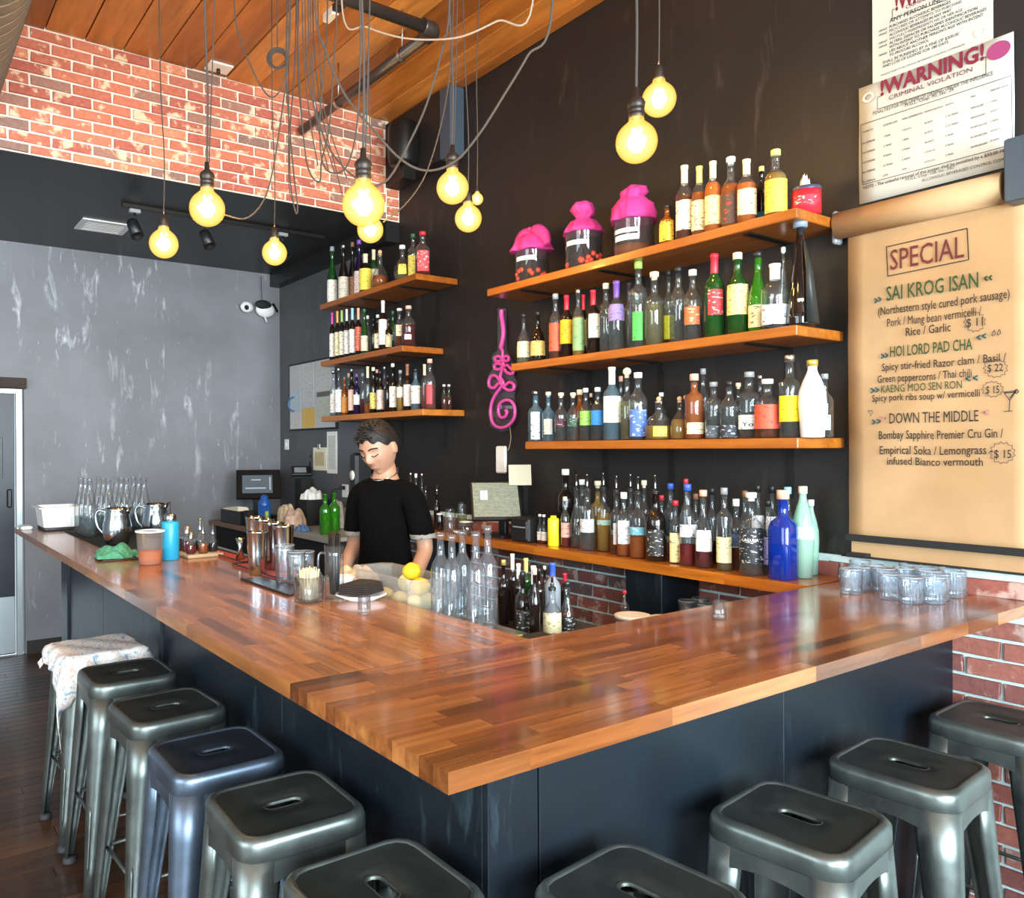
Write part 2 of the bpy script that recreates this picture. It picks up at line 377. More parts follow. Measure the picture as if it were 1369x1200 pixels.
bricks(wh,brick_rects(-.6,2.93,ZS+.002,ZC-.01,.213,.0635)+brick_rects(2.93,XW-.004,ZS+.002,3.385,.213,.0635),lambda u,z:((u,YB-.0,z),0),BRICK,.012)
# lower brick wainscot on the right wall
XB=3.02
wb=struct(MB().box(XB,XW-.001,-.4,4.75,0,1.15).build('wall_wainscot',MORTARLO))
def sk(u,z): return (u>1.25 and (z<.62 or (1.035<z<1.07))) or (u>3.0 and z>1.0) 
rc=[r for r in brick_rects(-.3,4.7,.0,1.13,.213,.0665,lambda u,z: (u>1.25 and z<.6) or (u<.6))]
rc=[r for r in rc if not (r[3]>1.035 and r[2]<1.068)]+brick_rects(.6,4.7,1.072,1.13,.213,.06,lambda u,z:u>1.75)
bricks(wb,rc[:299],lambda u,z:((XB,u,z),-PI/2),BRICKLO,.011)
# door at far left
dr=struct(MB().box(-.30,.855,YF+.02,YF+.06,.01,2.02,b=.004).build('door_1',mat('door_navy',(.010,.015,.026),.4)))
MB().box(-.28,.85,YF+.012,YF+.02,.02,.45).build('kick_plate',ZINC,dr)
MB().box(.3,.775,YF+.010,YF+.02,1.35,1.665,b=.003).build('door_window',BLACK,dr)
MB().box(.80,.835,YF-.01,YF+.02,1.13,1.27,b=.008).build('door_handle',BLACK,dr)
struct(MB().box(.862,.905,YF-.02,YF+.08,0,2.03,b=.003).box(-.35,.862,YF-.02,YF+.08,2.0,2.03).build('trim_5',ZINC))
struct(MB().box(-.4,.93,YF-.07,YF-.001,2.035,2.115,b=.004).build('trim_6',wood('old_header_wood',[(0,'3a2a20'),(1,'4a362a')],(3,30,30),.7,0,.8)))

# ================================================================== bar
XO,YO,XI,YI,YS,YE=.717,.990,1.39,1.573,1.560,5.72
def staves(parent,x0,x1,y0,y1,z0,z1,w,lens,along,mt):
    u0,u1,v0,v1=(x0,x1,y0,y1) if along=='x' else (y0,y1,x0,x1)
    n=round((v1-v0)/w); w=(v1-v0)/n
    for k in range(n):
        u=u0; first=True
        while u<u1-1e-4:
            l=random.choice(lens)
            if first: l*=random.uniform(.3,1); first=False
            if u+l>u1-.08: l=u1-u
            a=v0+k*w; W_=w-.00015
            mb=MB()
            if along=='x': mb.box(-l/2,l/2-.00015,-w/2,w/2-.00015,0,z1-z0,b=0); loc=(u+l/2,a+w/2,z0)
            else: mb.box(-w/2,w/2-.00015,-l/2,l/2-.00015,0,z1-z0,b=0); loc=(a+w/2,u+l/2,z0)
            mb.build('stave',mt,parent,loc); u+=l
bt=thing('bar_counter','long butcher block bar top arm receding to the left wall','counter',(0,0,0))
staves(bt,XO,XI,YS+.003,YE,BAR-.035,BAR,.042,[.22,.3,.38,.48],'y',WOODBAR_Y)
bt2=thing('bar_counter','near butcher block bar top arm running to the brick wall','counter')
staves(bt2,XO,XB-.012,YO,YS,BAR-.035,BAR,.041,[.2,.28,.36,.5],'x',WOODBAR_X)
bb=thing('bar_cabinet','navy black panelled bar front under the butcher block top','cabinet')
pz=BAR-.0355
for (a,b) in ((1.2465,2.2),(2.203,3.42),(3.423,4.5),(4.503,5.38)): MB().box(.985,1.01,a,b,0,pz,b=.002).build('panel',NAVY,bb)
MB().box(.97,1.07,5.40,5.60,0,pz,b=.004).build('post',NAVY,bb)
MB().box(.972,.99,3.405,3.435,0,pz,b=.002).build('batten',NAVY,bb)
MB().box(.985,1.117,1.227,1.246,0,pz,b=.002).build('panel',NAVY,bb)
MB().box(1.121,2.0,1.227,1.246,0,pz,b=.002).build('panel',NAVY,bb)
MB().box(2.002,XB-.012,1.227,1.246,0,pz,b=.002).build('panel',NAVY,bb)
# back counter
bc=thing('back_counter','glossy wooden back counter holding the liquor rows along the black wall','counter')
staves(bc,2.724,XB-.013,YI+.002,4.75,BAR-.042,BAR,.049,[1.1,.8,1.5],'y',WOODCTR)
for yy in (2.24,3.9): MB().box(2.75,3.005,yy,yy+.2,0,BAR-.0425,b=.003).build('support_panel',NAVY,bc)
# inner ledge and stations
tag(MB().box(1.392,1.58,1.62,5.0,.985,1.02,b=.004).box(1.392,1.58,1.64,1.68,0,.985).box(1.392,1.58,4.9,4.94,0,.985).build('inner_ledge',STEELB),'narrow stainless ledge behind the long bar arm','ledge')
tag(MB().box(1.605,2.02,1.60,2.34,.93,.96,b=.004).box(1.62,2.0,1.62,1.66,0,.93).box(1.62,2.0,2.28,2.32,0,.93).build('bottle_well',BLACK),'black bottle well behind the bar corner','bottle well')
tag(MB().box(2.03,2.72,1.60,2.2,.83,.86,b=.004).box(2.05,2.1,1.62,2.18,0,.83).box(2.64,2.7,1.62,2.18,0,.83).build('ice_station',STEELB),'stainless work station below the near bar arm','work station')
tag(MB().box(2.74,3.0,1.62,2.22,.79,.82,b=.003).box(2.75,2.78,1.64,1.67,0,.79).box(2.75,2.78,2.17,2.2,0,.79).build('glass_shelf',STEELB),'low steel shelf of cut glass tumblers under the back counter','shelf')

# ================================================================== shelves
SHELF=[('R1',3.376,1.608,2.424),('R2',3.18,1.61,2.003),('R3',3.073,1.608,1.597),('L1',5.36,4.065,2.64),('L2',5.35,4.225,2.215),('L3',5.345,4.0,1.804)]
SZ={}
SL=['top right wooden wall shelf with pink covered jars','middle right wooden wall shelf of mixed liquor','lowest right wooden wall shelf of clear spirits',
 'top left wooden wall shelf near the far corner','middle left wooden wall shelf with capsuled wine bottles','lowest left wooden wall shelf above the bartender']
for (n,ya,yb,z),lb in zip(SHELF,SL):
    SZ[n]=z; t=thing('wall_shelf',lb,'shelf',(2.72,yb,z),group='wooden wall shelves'); L_=ya-yb
    MB().box(0,XW-2.72-.001,0,L_,-.038,0,b=.003).build('board',WOODSHELF,t)
    for yy in (.22,L_*.55,L_-.25):
        b=MB(); b.box(.03,XW-2.72-.002,yy-.014,yy+.014,-.044,-.0385); b.box(XW-2.72-.008,XW-2.72-.002,yy-.014,yy+.014,-.24,-.044)
        b.tube([(XW-2.72-.006,yy,-.1),(XW-2.72-.012,yy,-.1)],.006,8); b.tube([(XW-2.72-.006,yy,-.2),(XW-2.72-.012,yy,-.2)],.006,8)
        b.build('bracket',IRON,t)

# ================================================================== bottles
# profile: (radius fraction, height fraction); the neck radius is given separately
PROF={
 'spirit':[(.85,0),(1,.015),(1,.56),(.97,.61),(.80,.67),(.52,.72),('n',.77),('n',1)],
 'wine':[(.85,0),(1,.015),(1,.60),(.93,.65),(.62,.70),('n',.75),('n',1)],
 'burg':[(.85,0),(1,.015),(1,.40),(.92,.48),(.70,.58),(.48,.67),('n',.76),('n',1)],
 'tall':[(.88,0),(1,.012),(1,.66),(.92,.70),(.55,.735),('n',.77),('n',1)],
 'squat':[(.9,0),(1,.03),(1,.30),(.92,.46),(.70,.58),(.42,.66),('n',.72),('n',1)],
 'decanter':[(.6,0),(.85,.03),(1,.22),(.92,.40),(.6,.55),('n',.66),('n',.9),('m',1)],
 'square':[(.93,0),(1,.012),(1,.60),(.9,.66),(.5,.71),('n',.745),('n',1)],
 'cone':[(.9,0),(1,.02),(.98,.12),(.72,.40),(.42,.68),('n',.84),('n',1)],
 'milk':[(.78,0),(.84,.01),(1,.45),(.96,.60),(.70,.74),(.42,.85),('n',.90),('n',1)],
 'flute':[(.8,0),(.86,.01),(1,.5),(.95,.58),(.6,.66),('n',.72),('n',1)],
 'jar':[(.9,0),(1,.02),(1,.78),(.88,.84),(.88,1)],
 'small':[(.8,0),(1,.03),(1,.48),(.8,.6),('n',.72),('n',1)],
}
NECK={'spirit':.36,'wine':.38,'burg':.36,'tall':.38,'squat':.27,'decanter':.3,'square':.36,'cone':.2,'milk':.33,'flute':.34,'jar':.88,'small':.42}
def bottle(style,Rr,H,gl,cap,capc,lab,liq,fill,sq=0,text=None,name='bottle',base=(0,0,0),face=0):
    """returns an Empty with parts; Rr radius, H full height with its cap"""
    nk=NECK[style]*Rr; t=thing(name,'','bottle',base)
    ch={'cap':.08,'caps':.24,'cork':.07,'ball':.11,'pour':.20,'none':0,'lid':.10,'peach':.10,'swing':.06}[cap]
    gh=H*(1-ch) if cap in('cap','cork','ball','pour','peach','swing','lid') else H
    if cap in ('cap','lid','peach'): gh=H*(1-ch*.35)
    sq_n=(lambda z: 6 if z<gh*.62 else (3.5 if z<gh*.69 else None)) if sq else None
    def prof(k,off=0,zt=1.0):
        out=[]
        for r,z in PROF[style]:
            q=nk if r=='n' else (nk*1.5 if r=='m' else r*Rr)
            out.append((max(q*k,.001),z*gh))
        return out
    pr=prof(1); mb=MB(); sc=.86 if sq else 1
    pr=[(r*sc if (sq and z<gh*.69) else r,z) for r,z in pr]
    lip=[] if cap in('caps','jar') else [(nk*1.0,gh*.965),(nk*1.18,gh*.968),(nk*1.18,gh*.995),(nk*1.0,gh)]
    if style!='jar': pr=pr[:-1]+([(nk,gh)] if not lip else lip)
    mb.lathe([(.001,.0)]+pr,20,n=sq_n); mb.build('glass_body',GL[gl],t)
    if liq and fill>0:
        zt=fill*gh; pts=[]
        pp=[(r*.93,max(z,.004)) for r,z in pr]
        last=pp[0]
        for a in pp:
            if a[1]<=zt: pts.append(a); last=a
            else:
                f=(zt-last[1])/(a[1]-last[1]+1e-9); pts.append((last[0]+(a[0]-last[0])*f,zt)); break
        pts=[(.001,.003)]+pts+[(.001,zt)]
        MB().lathe(pts,18,n=sq_n).build('liquor',LIQ[liq],t)
    if cap in('cap','peach','lid'):
        c0=gh*.945 if cap=='cap' else gh*.93; rr=nk*1.22 if style!='jar' else Rr*.92
        MB().lathe([(.001,c0),(rr,c0),(rr,H-.001),(rr*.93,H),(.001,H)],16).build('cap' if cap!='lid' else 'lid',capc,t)
    elif cap=='caps':
        c0=H*.76; MB().lathe([(nk*1.03,c0),(nk*1.05,H*.955),(nk*1.16,H*.958),(nk*1.16,H),(.001,H+.0008)],16).build('capsule',capc,t)
    elif cap=='cork':
        MB().lathe([(nk*.8,gh*.96),(nk*.8,gh),(nk*1.25,gh+.0005),(nk*1.3,H-.002),(nk*1.1,H),(.001,H)],16).build('stopper',capc,t)
    elif cap=='ball':
        r=H*ch*.52; MB().lathe([(nk*.8,gh*.96),(nk*.8,gh)]+[(max(math.cos(a)*r,.001),gh+r*.9+math.sin(a)*r) for a in [(-1.2+2.7*k/7) for k in range(8)]],16).build('stopper',capc,t)
    elif cap=='swing':
        MB().lathe([(nk*1.1,gh*.99),(nk*1.5,gh*1.0),(nk*1.5,H-.003),(.001,H)],16).build('stopper',capc,t)
    elif cap=='pour':
        b=MB().lathe([(nk*.9,gh*.97),(nk*1.2,gh),(nk*1.25,gh+.006),(.006,gh+.010),(.006,gh+.018)],14,mi=0)
        bend=[(0,0,gh+.012),(0,0,gh+(H-gh)*.55),(math.cos(face)*.006,math.sin(face)*.006,gh+(H-gh)*.8),(math.cos(face)*.016,math.sin(face)*.016,H)]
        b.tube(spline(bend,4),.0042,8,mi=1); b.build('pourer',[BLACK,CHROME],t)
    if lab:
        col,z0,z1=lab[0],lab[1],lab[2]; arc=lab[3] if len(lab)>3 else 1.15; ink=lab[4] if len(lab)>4 else '303030'
        def rad(z):
            for (r0,a),(r1,b) in zip(pr,pr[1:]):
                if a<=z<=b: return r0+(r1-r0)*(z-a)/(b-a+1e-9)
            return pr[-1][0]
        zs=[z0*gh+(z1-z0)*gh*k/4 for k in range(5)]
        MB().lathe([(rad(z)*1.012+.0006,z) for z in zs],14,n=sq_n,a0=face-arc,a1=face+arc).build('label',labmat(col,ink),t)
    return t
CW=m_('cap_white',(.85,.84,.80),.45); CBK=BLACK; CRD=m_('cap_red',(.55,.02,.04),.4); CYL=m_('cap_yellow',(.75,.62,.18),.45)
CGD=m_('cap_gold',(.65,.48,.10),.3,.6); CBL=m_('cap_blue',(.04,.10,.45),.4); CGY=m_('cap_grey',(.28,.29,.30),.4); CPU=m_('cap_purple',(.16,.07,.35),.45)
CGR=m_('cap_green',(.30,.55,.10),.45); CDG=m_('cap_dark_green',(.03,.12,.06),.45); CCR=m_('cap_cream',(.80,.70,.48),.5); CMG=m_('capsule_magenta',(.55,.05,.35),.4)
COR=m_('capsule_orange',(.80,.36,.08),.4); CLB=m_('capsule_light_blue',(.30,.62,.75),.4); CPK=m_('cap_peach',(.80,.42,.30),.5); CBR=m_('cap_brown',(.25,.11,.05),.5); CSV=STEELB
CCL=m_('clear_stopper',(.75,.78,.78),.1,0)
# rows: (px, top py, width px, style, glass, cap kind, cap material, label, liquid, fill, row depth in m behind the shelf front, look)
ROWS={
'R1':('top right shelf',2.72,[
 (892,275,19,'square','a','cap',CBK,('d9b23e',.08,.62,1.3),'brown',.62,.05,'small square amber bottle with yellow label'),
 (915,222,24,'spirit','c','caps',CCR,('e6dfc8',.13,.52),'brown',.60,.06,'amber whiskey bottle with cream capsule and white label'),
 (935,223,22,'spirit','c','caps',CYL,('e4d6a8',.08,.50),'amber',.62,.06,'pale amber bottle with yellow capsule and cream label'),
 (955,216,23,'spirit','c','caps',CCR,('e2c88c',.10,.50,1.0),'orange',.70,.05,'orange liquor bottle with cream capsule and arched label'),
 (975,211,26,'spirit','c','cork',CCL,('4a3a30',.06,.50,1.1,'c03020'),'amber',.66,.06,'long necked bottle with clear stopper and dark label'),
 (998,214,26,'spirit','c','caps',CCR,('e9dcae',.12,.52,1.1),'orange',.62,.05,'reddish amber bottle with cream capsule and cream label'),
 (1018,223,15,'wine','d','cap',CYL,('3b9cc4',.10,.25),'dark',.5,.14,'narrow dark bottle with yellow cap and small blue label'),
 (1037,201,29,'spirit','c','cap',CYL,('e0bb4a',.05,.55,1.2,'a06a10'),'gold',.66,.06,'tall clear bottle with yellow cap and big yellow label'),
 ]),
'R2':('middle right shelf',2.72,[
 (700,420,19,'squat','c','cap',CBK,('d8cba0',.12,.45,1.3,'3a78b0'),'pale',.4,.05,'squat rope-wrapped bottle with dark cap and pale label'),
 (719,417,20,'squat','d','cap',CBK,('d6bb6a',.12,.42,1.3,'a03018'),'dark',.4,.06,'squat rope-wrapped dark bottle with yellow label'),
 (743,393,18,'spirit','c','cap',CGY,('c4583a',.12,.56,1.2,'303030'),'brown',.5,.05,'clear bottle with grey cap and rusty red label'),
 (757,395,18,'spirit','d','caps',CRD,('e4b21c',.22,.60,1.3,'b05010'),'ruby',.5,.06,'dark red bottle with red capsule and yellow label'),
 (780,394,12,'wine','d','caps',CRD,('d8b23a',.2,.6),'dark',.5,.17,'narrow red capped bottle with yellow label'),
 (773,387,16,'spirit','c','cap',CSV,('7fa06a',.08,.58,1.2,'2a7a78'),'gold',.6,.05,'clear bottle with steel cap and green label'),
 (793,388,19,'spirit','d','caps',CRD,('e6dcc2',.25,.62,.8),'ruby',.6,.06,'dark bottle with red capsule and cream label'),
 (810,379,18,'tall','c','cap',CCR,None,'water',.62,.06,'tall plain clear bottle with cream cap'),
 (824,376,22,'spirit','c','caps',CPU,('8d7bb4',.42,.66,1.2,'3a2a70'),'water',.5,.05,'clear bottle with purple capsule and lilac label'),
 (841,378,13,'wine','c','none',None,None,None,0,.16,'open clear carafe'),
 (854,350,23,'tall','c','cap',CGR,('46b24a',.08,.42,.6,'1f6a20'),'water',.6,.05,'tall clear bottle with lime cap and green label'),
 (874,364,25,'tall','c','cork',CCR,None,'pale',.6,.06,'broad clear bottle with pale wooden stopper'),
 (894,362,15,'wine','c','cap',CBK,('c8d040',.1,.42),'brown',.4,.14,'thin clear bottle with dark cap and lime label'),
 (907,357,23,'spirit','c','cap',CBK,None,'water',.5,.06,'plain clear bottle with dark cap'),
 (926,361,24,'spirit','c','cap',CW,('d9693c',.22,.48,.9,'f0d0b0'),'water',.4,.05,'clear bottle with white cap and orange label'),
 (955,340,27,'spirit','g','caps',CRD,('c43034',.26,.56,.75,'f0e0d0'),'dark',.6,.05,'dark green bottle with red capsule and red diamond label'),
 (988,338,28,'spirit','g','cap',CCR,('e8cf86',.24,.62,1.3,'6a4a20'),'dark',.6,.06,'dark green bottle with cream cap and large cream label'),
 (1013,336,26,'burg','G','cap',CBK,('ddd0a0',.06,.34,1.2),'dark',.3,.07,'green sloping bottle with dark cap and cream label'),
 (1047,330,20,'cone','c','swing',CCL,None,'water',.4,.23,'tall clear bottle with clear swing stopper'),
 (1033,354,36,'spirit','c','caps',CW,('dfe4e6',.06,.36,1.2),'water',.35,.05,'wide clear bottle with white capsule and pale label'),
 ]),
'R3':('lowest right shelf',2.72,[
 (716,523,20,'square','s','cap',CSV,('dfe2ea',.04,.60,.75,'1a1a3a'),'water',.6,.05,'square pale blue gin bottle with white label'),
 (733,524,16,'square','s','cork',CCR,('e2ddc8',.15,.48,.9),'water',.6,.06,'dark blue tinted bottle with cork stopper and cream label'),
 (750,525,17,'spirit','c','cork',CCR,('4a1c30',.32,.50,.8,'d8c0c0'),'water',.5,.05,'small clear bottle with cork and maroon emblem label'),
 (775,521,17,'wine','a','lid',CCR,None,'amber',.6,.16,'amber bottle with wide tan cap behind others'),
 (766,525,17,'spirit','c','cork',CCR,('2a4a38',.32,.50,.8,'c0d8c8'),'water',.5,.05,'small clear bottle with cork and dark green emblem label'),
 (783,519,17,'spirit','c','cap',CCL,('8ec85a',.30,.58,1.2,'3a7a20'),'water',.5,.06,'clear bottle with clear stopper and light green label'),
 (790,526,8,'wine','d','cap',CPK,None,'ruby',.4,.17,'slim dark bottle with peach cap behind others'),
 (799,518,19,'spirit','c','cap',CCL,('2f86d0',.30,.58,1.2,'10407a'),'water',.5,.06,'clear bottle with clear stopper and bright blue label'),
 (818,491,24,'spirit','s','caps',CW,('ecebe2',.24,.60,1.2,'4a70a0'),'water',.35,.05,'tall clear bottle with pale capsule and large white label'),
 (830,503,12,'wine','c','cap',CPK,None,'pink',.3,.17,'slim bottle with pinkish cap behind others'),
 (839,491,21,'flute','c','ball',CCR,None,'pale',.6,.06,'tall clear bottle with round wooden ball stopper'),
 (856,498,25,'spirit','c','cap',CW,('4d6fb8',.05,.46,1.0,'e0e0f0'),'water',.5,.05,'clear bottle with white cap and cobalt label'),
 (880,530,37,'squat','c','ball',CORK,('c2b44a',.08,.34,.5,'20401a'),'gold',.36,.06,'wide squat tequila bottle with round cork ball'),
 (884,525,14,'spirit','c','cap',CW,None,'water',.4,.18,'small clear bottle with white cap behind squat bottles'),
 (905,530,25,'squat','c','ball',CORK,None,'gold',.52,.07,'squat golden bottle with round cork ball'),
 (917,528,14,'squat','c','ball',CORK,None,'gold',.5,.15,'golden bottle with cork ball half hidden'),
 (928,500,25,'tall','c','peach',CPK,('e0cfa8',.08,.26,1.0),'amber',.9,.05,'tall straight amber bottle with peach stopper'),
 (940,493,16,'wine','c','cap',CGY,None,'water',.5,.16,'tall clear bottle with grey cap behind others'),
 (954,511,23,'tall','c','cap',CGY,('4a5660',.02,.24,1.2,'d0d0d0'),'water',.5,.06,'clear bottle with grey cap and slate label'),
 (977,510,25,'spirit','c','cap',CBK,('2c3440',.02,.24,1.2,'d0d0d0'),'water',.5,.05,'clear bottle with black cap and dark low label'),
 (987,512,14,'wine','c','cork',CCR,None,'amber',.25,.15,'clear bottle with cork behind others'),
 (1004,497,28,'tall','c','cap',CGY,('f0eee8',.14,.36,1.3,'303030'),'water',.6,.06,'clear bottle with grey cap and white label reading Yo'),
 (1016,502,13,'wine','c','cap',CSV,None,'water',.5,.16,'slim clear bottle with silver cap behind others'),
 (1027,507,34,'spirit','c','cap',CW,('e0553a',.16,.58,1.3,'a02010'),'brown',.16,.05,'wide bottle with white cap and large orange label'),
 (1055,475,28,'tall','c','cap',CSV,('f0d820',.20,.52,1.2,'303030'),'water',.5,.05,'tall clear bottle with steel cap and bright yellow label'),
 (1080,482,35,'milk','w','cap',CGD,None,None,0,.05,'opaque white bottle with gold cap'),
 (1102,500,22,'square','c','cap',CGY,('c8dccc',.12,.36,.7),'water',.36,.13,'square clear bottle with grey cap and small pale label'),
 ]),
'L1':('top left shelf',2.72,[
 (444,330,14,'burg','g','cap',CGY,('e8e4da',.02,.42,1.3),'dark',.5,.06,'green sake bottle with white label'),
 (459,327,14,'burg','d','cap',CSV,('d8d0c0',.02,.42,1.3,'202020'),'dark',.5,.06,'dark sake bottle with silver cap and pale label'),
 (471,324,11,'burg','d','cap',CBR,('b08060',.04,.42,1.3),'dark',.5,.14,'brown bottle with brown cap and tan label'),
 (480,321,14,'burg','v','cap',CPU,('e8dcd8',.02,.44,1.3,'a03030'),'dark',.5,.07,'violet black bottle with red and white label'),
 (489,340,17,'spirit','d','caps',CCR,('e0ce50',.04,.60,1.3,'7a6a10'),'dark',.5,.05,'dark bottle with cream capsule and yellow label'),
 (499,334,13,'spirit','g','caps',CCR,('d8d4c0',.04,.55),'dark',.5,.12,'green bottle with cream capsule and pale label'),
 (508,334,22,'decanter','c','ball',CORK,None,'amber',.35,.06,'conical clear bottle with orange ball stopper'),
 (537,328,23,'decanter','c','lid',CCL,('d8cc5a',.15,.45,.5),'pale',.3,.05,'carved clear decanter with gold medallion'),
 (552,313,15,'spirit','c','cap',CDG,('d8cc60',.06,.52,1.2,'406a20'),'pale',.4,.08,'clear bottle with dark green cap and yellow label'),
 (565,310,21,'spirit','c','cap',CRD,('cf4048',.05,.54,.8,'f0e0e0'),'red',.35,.06,'clear bottle with red cap and red label'),
 ]),
'L2':('middle left shelf',2.72,[
 (444,418,8,'wine','d','caps',CMG,('e6e0d2',.08,.56,1.3),'dark',.5,.05,'wine bottle with magenta capsule'),
 (451,416,8,'wine','d','caps',COR,('e6d9b0',.08,.56,1.3),'dark',.5,.05,'wine bottle with orange capsule'),
 (457,415,8,'wine','d','caps',CGR,('e6e0c8',.08,.56,1.3),'dark',.5,.05,'wine bottle with lime green capsule'),
 (463.5,413.5,8,'wine','d','caps',CW,('e6e2da',.08,.56,1.3),'dark',.5,.05,'wine bottle with white capsule'),
 (471,412,9,'wine','d','caps',CLB,('e6e4de',.08,.56,1.3),'dark',.5,.05,'wine bottle with light blue capsule'),
 (479,412,9,'wine','d','caps',CPK,('c85a44',.10,.60,1.3,'f0d0c0'),'ruby',.5,.06,'wine bottle with peach capsule and red label'),
 (487,413,10,'burg','g','cap',CDG,('e2d8b8',.08,.42,1.3),'dark',.5,.06,'dark green bottle with cream label'),
 (491.5,422,8,'wine','c','cap',CW,None,'pale',.4,.14,'small clear bottle with white cap'),
 (499,426,8,'wine','d','cap',CBK,None,'dark',.5,.07,'plain short black bottle'),
 (505,421,10,'wine','d','cap',CW,('e4dcc0',.1,.5,1.3),'dark',.5,.06,'dark bottle with white cap and cream label'),
 (512.5,402,12,'wine','d','caps',CW,('ece8dc',.12,.62,1.3),'dark',.5,.06,'tall dark bottle with white capsule and large white label'),
 (519,426,9,'wine','d','cap',CBK,('d8cfa8',.1,.5,1.3),'dark',.5,.07,'short dark bottle with khaki label'),
 (525,416,8,'wine','g','cap',CDG,None,'dark',.5,.12,'slim green bottle with dark green cap'),
 (534,412,14,'spirit','c','swing',CCL,('ded6b4',.3,.6,.7),'brown',.3,.06,'clear bottle with glass stopper and amber liquor'),
 (546,409,19,'spirit','c','cap',CPK,('e0d0d0',.15,.28,.5),'ruby',.55,.06,'clear bottle with pink cap and ruby liquor'),
 ]),
'L3':('lowest left shelf',2.72,[
 (445.5,495,9,'wine','c','cap',CSV,('ece8e0',.08,.5,1.3),'water',.5,.06,'clear bottle with silver cap and white label'),
 (453,492,10,'wine','c','cap',CSV,('ece8e0',.08,.56,1.3),'water',.5,.05,'taller clear bottle with silver cap and white label'),
 (460,504,9,'wine','a','cap',CBR,('d08a3a',.08,.5,1.3),'amber',.5,.07,'amber bottle with brown cap and orange label'),
 (466,499,8,'spirit','c','cork',CORK,None,'amber',.4,.14,'small bottle with cork stopper'),
 (470,493,10,'wine','d','cap',CSV,('d8b8a8',.1,.56,1.3,'c04030'),'dark',.5,.06,'dark bottle with silver cap and pinkish label'),
 (477.5,500,9,'wine','v','cap',CPU,('e8e4de',.25,.5,1.3),'dark',.5,.06,'violet bottle with white label'),
 (484,499,9,'wine','c','cap',CGY,None,'ruby',.4,.08,'clear bottle with grey cap and purple liquor'),
 (491.5,490,10,'wine','c','caps',CCR,None,'amber',.22,.06,'clear bottle with cream capsule and little amber liquor'),
 (499,491,10,'wine','d','cap',CCR,('d8cc6a',.1,.46,1.3),'dark',.5,.06,'dark bottle with cream cap and yellow label'),
 (504,494,8,'wine','d','cap',CPK,None,'dark',.5,.14,'thin dark bottle with peach cap'),
 (508,496,10,'wine','d','cap',CBK,('d8c0b8',.08,.56,1.3),'dark',.5,.06,'dark bottle with black cap and dusty pink label'),
 (514,490,9,'wine','c','cap',CSV,None,'brown',.4,.13,'clear bottle with silver cap and brown liquor'),
 (518,502,9,'wine','d','cap',CBK,None,'dark',.5,.06,'plain black bottle'),
 (525,486,10,'wine','d','cork',CW,('ece6dc',.1,.56,1.3),'dark',.5,.06,'dark bottle with flared white stopper and white label'),
 (535,495,10,'wine','c','cap',CGY,('e8e2ce',.34,.6,1.3),'gold',.4,.05,'golden bottle with white neck label'),
 (544.5,487,11,'wine','d','caps',CBR,('ddd4d0',.1,.56,1.3,'a03030'),'ruby',.5,.06,'ruby dark bottle with brown capsule'),
 (555.5,493,13,'wine','s','cap',CBK,('e8e4d8',.16,.60,1.3),'water',.5,.06,'pale blue bottle with black cap and large white label'),
 (567.5,487,10,'wine','c','caps',CCR,None,'pink',.5,.10,'clear bottle with cream capsule and pink liquor'),
 (574.5,480,16,'spirit','c','cap',CPK,('c04048',.1,.5,.5),'pink',.5,.06,'tall clear bottle with pink cap and red label'),
 (593.5,514,8,'small','c','cap',CW,None,'brown',.5,.21,'tiny bottle with white cap at shelf end'),
 (600,514,8,'small','c','cap',CW,None,'brown',.5,.27,'tiny bottle with white cap nearest the wall'),
 ]),
'C':('back counter',2.72,[
 (756,627,22,'wine','d','cap',CW,None,'dark',.5,.22,'black bottle with white cap'),
 (758,664,12,'wine','c','cap',CCR,('d8a090',.2,.5),'red',.5,.10,'small bottle with red liquor'),
 (768,634,18,'burg','c','pour',None,None,'water',.2,.12,'tall clear bottle with steel pourer'),
 (778,641,17,'wine','c','cap',CW,None,'water',.5,.22,'clear bottle with white cap behind pourers'),
 (785,634,21,'tall','c','pour',None,('b8c4c4',.30,.52,1.0,'c05060'),'water',.3,.09,'clear bottle with pourer and faded pink print'),
 (799,643,18,'tall','c','cork',CCR,None,'gold',.9,.20,'golden bottle with cork stopper'),
 (807,632,18,'tall','c','pour',None,('9ab8a8',.42,.5,1.2),'gold',.6,.13,'yellow green bottle with pourer'),
 (824,636,17,'wine','c','pour',None,('d8d8d8',.16,.5,.6),'brown',.3,.10,'clear bottle with pourer and narrow white label'),
 (843,634,16,'wine','c','pour',None,None,'water',.3,.22,'clear bottle with pourer in back row'),
 (834,658,20,'spirit','c','lid',CW,('dfe4e8',.2,.58,.8,'406080'),'amber',.25,.08,'clear bottle with white cap and white label'),
 (853,637,24,'wine','c','pour',None,('6aa8b8',.36,.48,1.3,'e8f0f0'),'amber',.32,.08,'bottle with pourer and teal band label'),
 (861,642,15,'wine','c','cork',CCR,None,'water',.4,.23,'clear bottle with cork in back row'),
 (876,635,27,'spirit','d','pour',None,('24201e',.08,.46,.9,'d8d8d0'),'dark',.55,.07,'black bottle with pourer and black label'),
 (886,662,13,'wine','c','cap',CRD,None,'water',.4,.18,'clear bottle with small red cap'),
 (895,646,18,'wine','c','cap',CBL,None,'water',.5,.22,'clear bottle with dark blue cap'),
 (903,669,17,'wine','c','cap',CRD,('e6d49a',.02,.50,1.0),'amber',.4,.08,'bottle with pink red cap and yellow label'),
 (917,640,14,'wine','c','cap',CRD,None,'water',.4,.23,'clear bottle with red cap in back row'),
 (919,647,22,'wine','c','cap',CBL,('e0e4ea',.36,.52,1.2,'24408a'),'red',.26,.07,'red aperitif bottle with blue cap'),
 (930,660,14,'wine','c','cap',CBR,None,'water',.4,.17,'clear bottle with brown cap'),
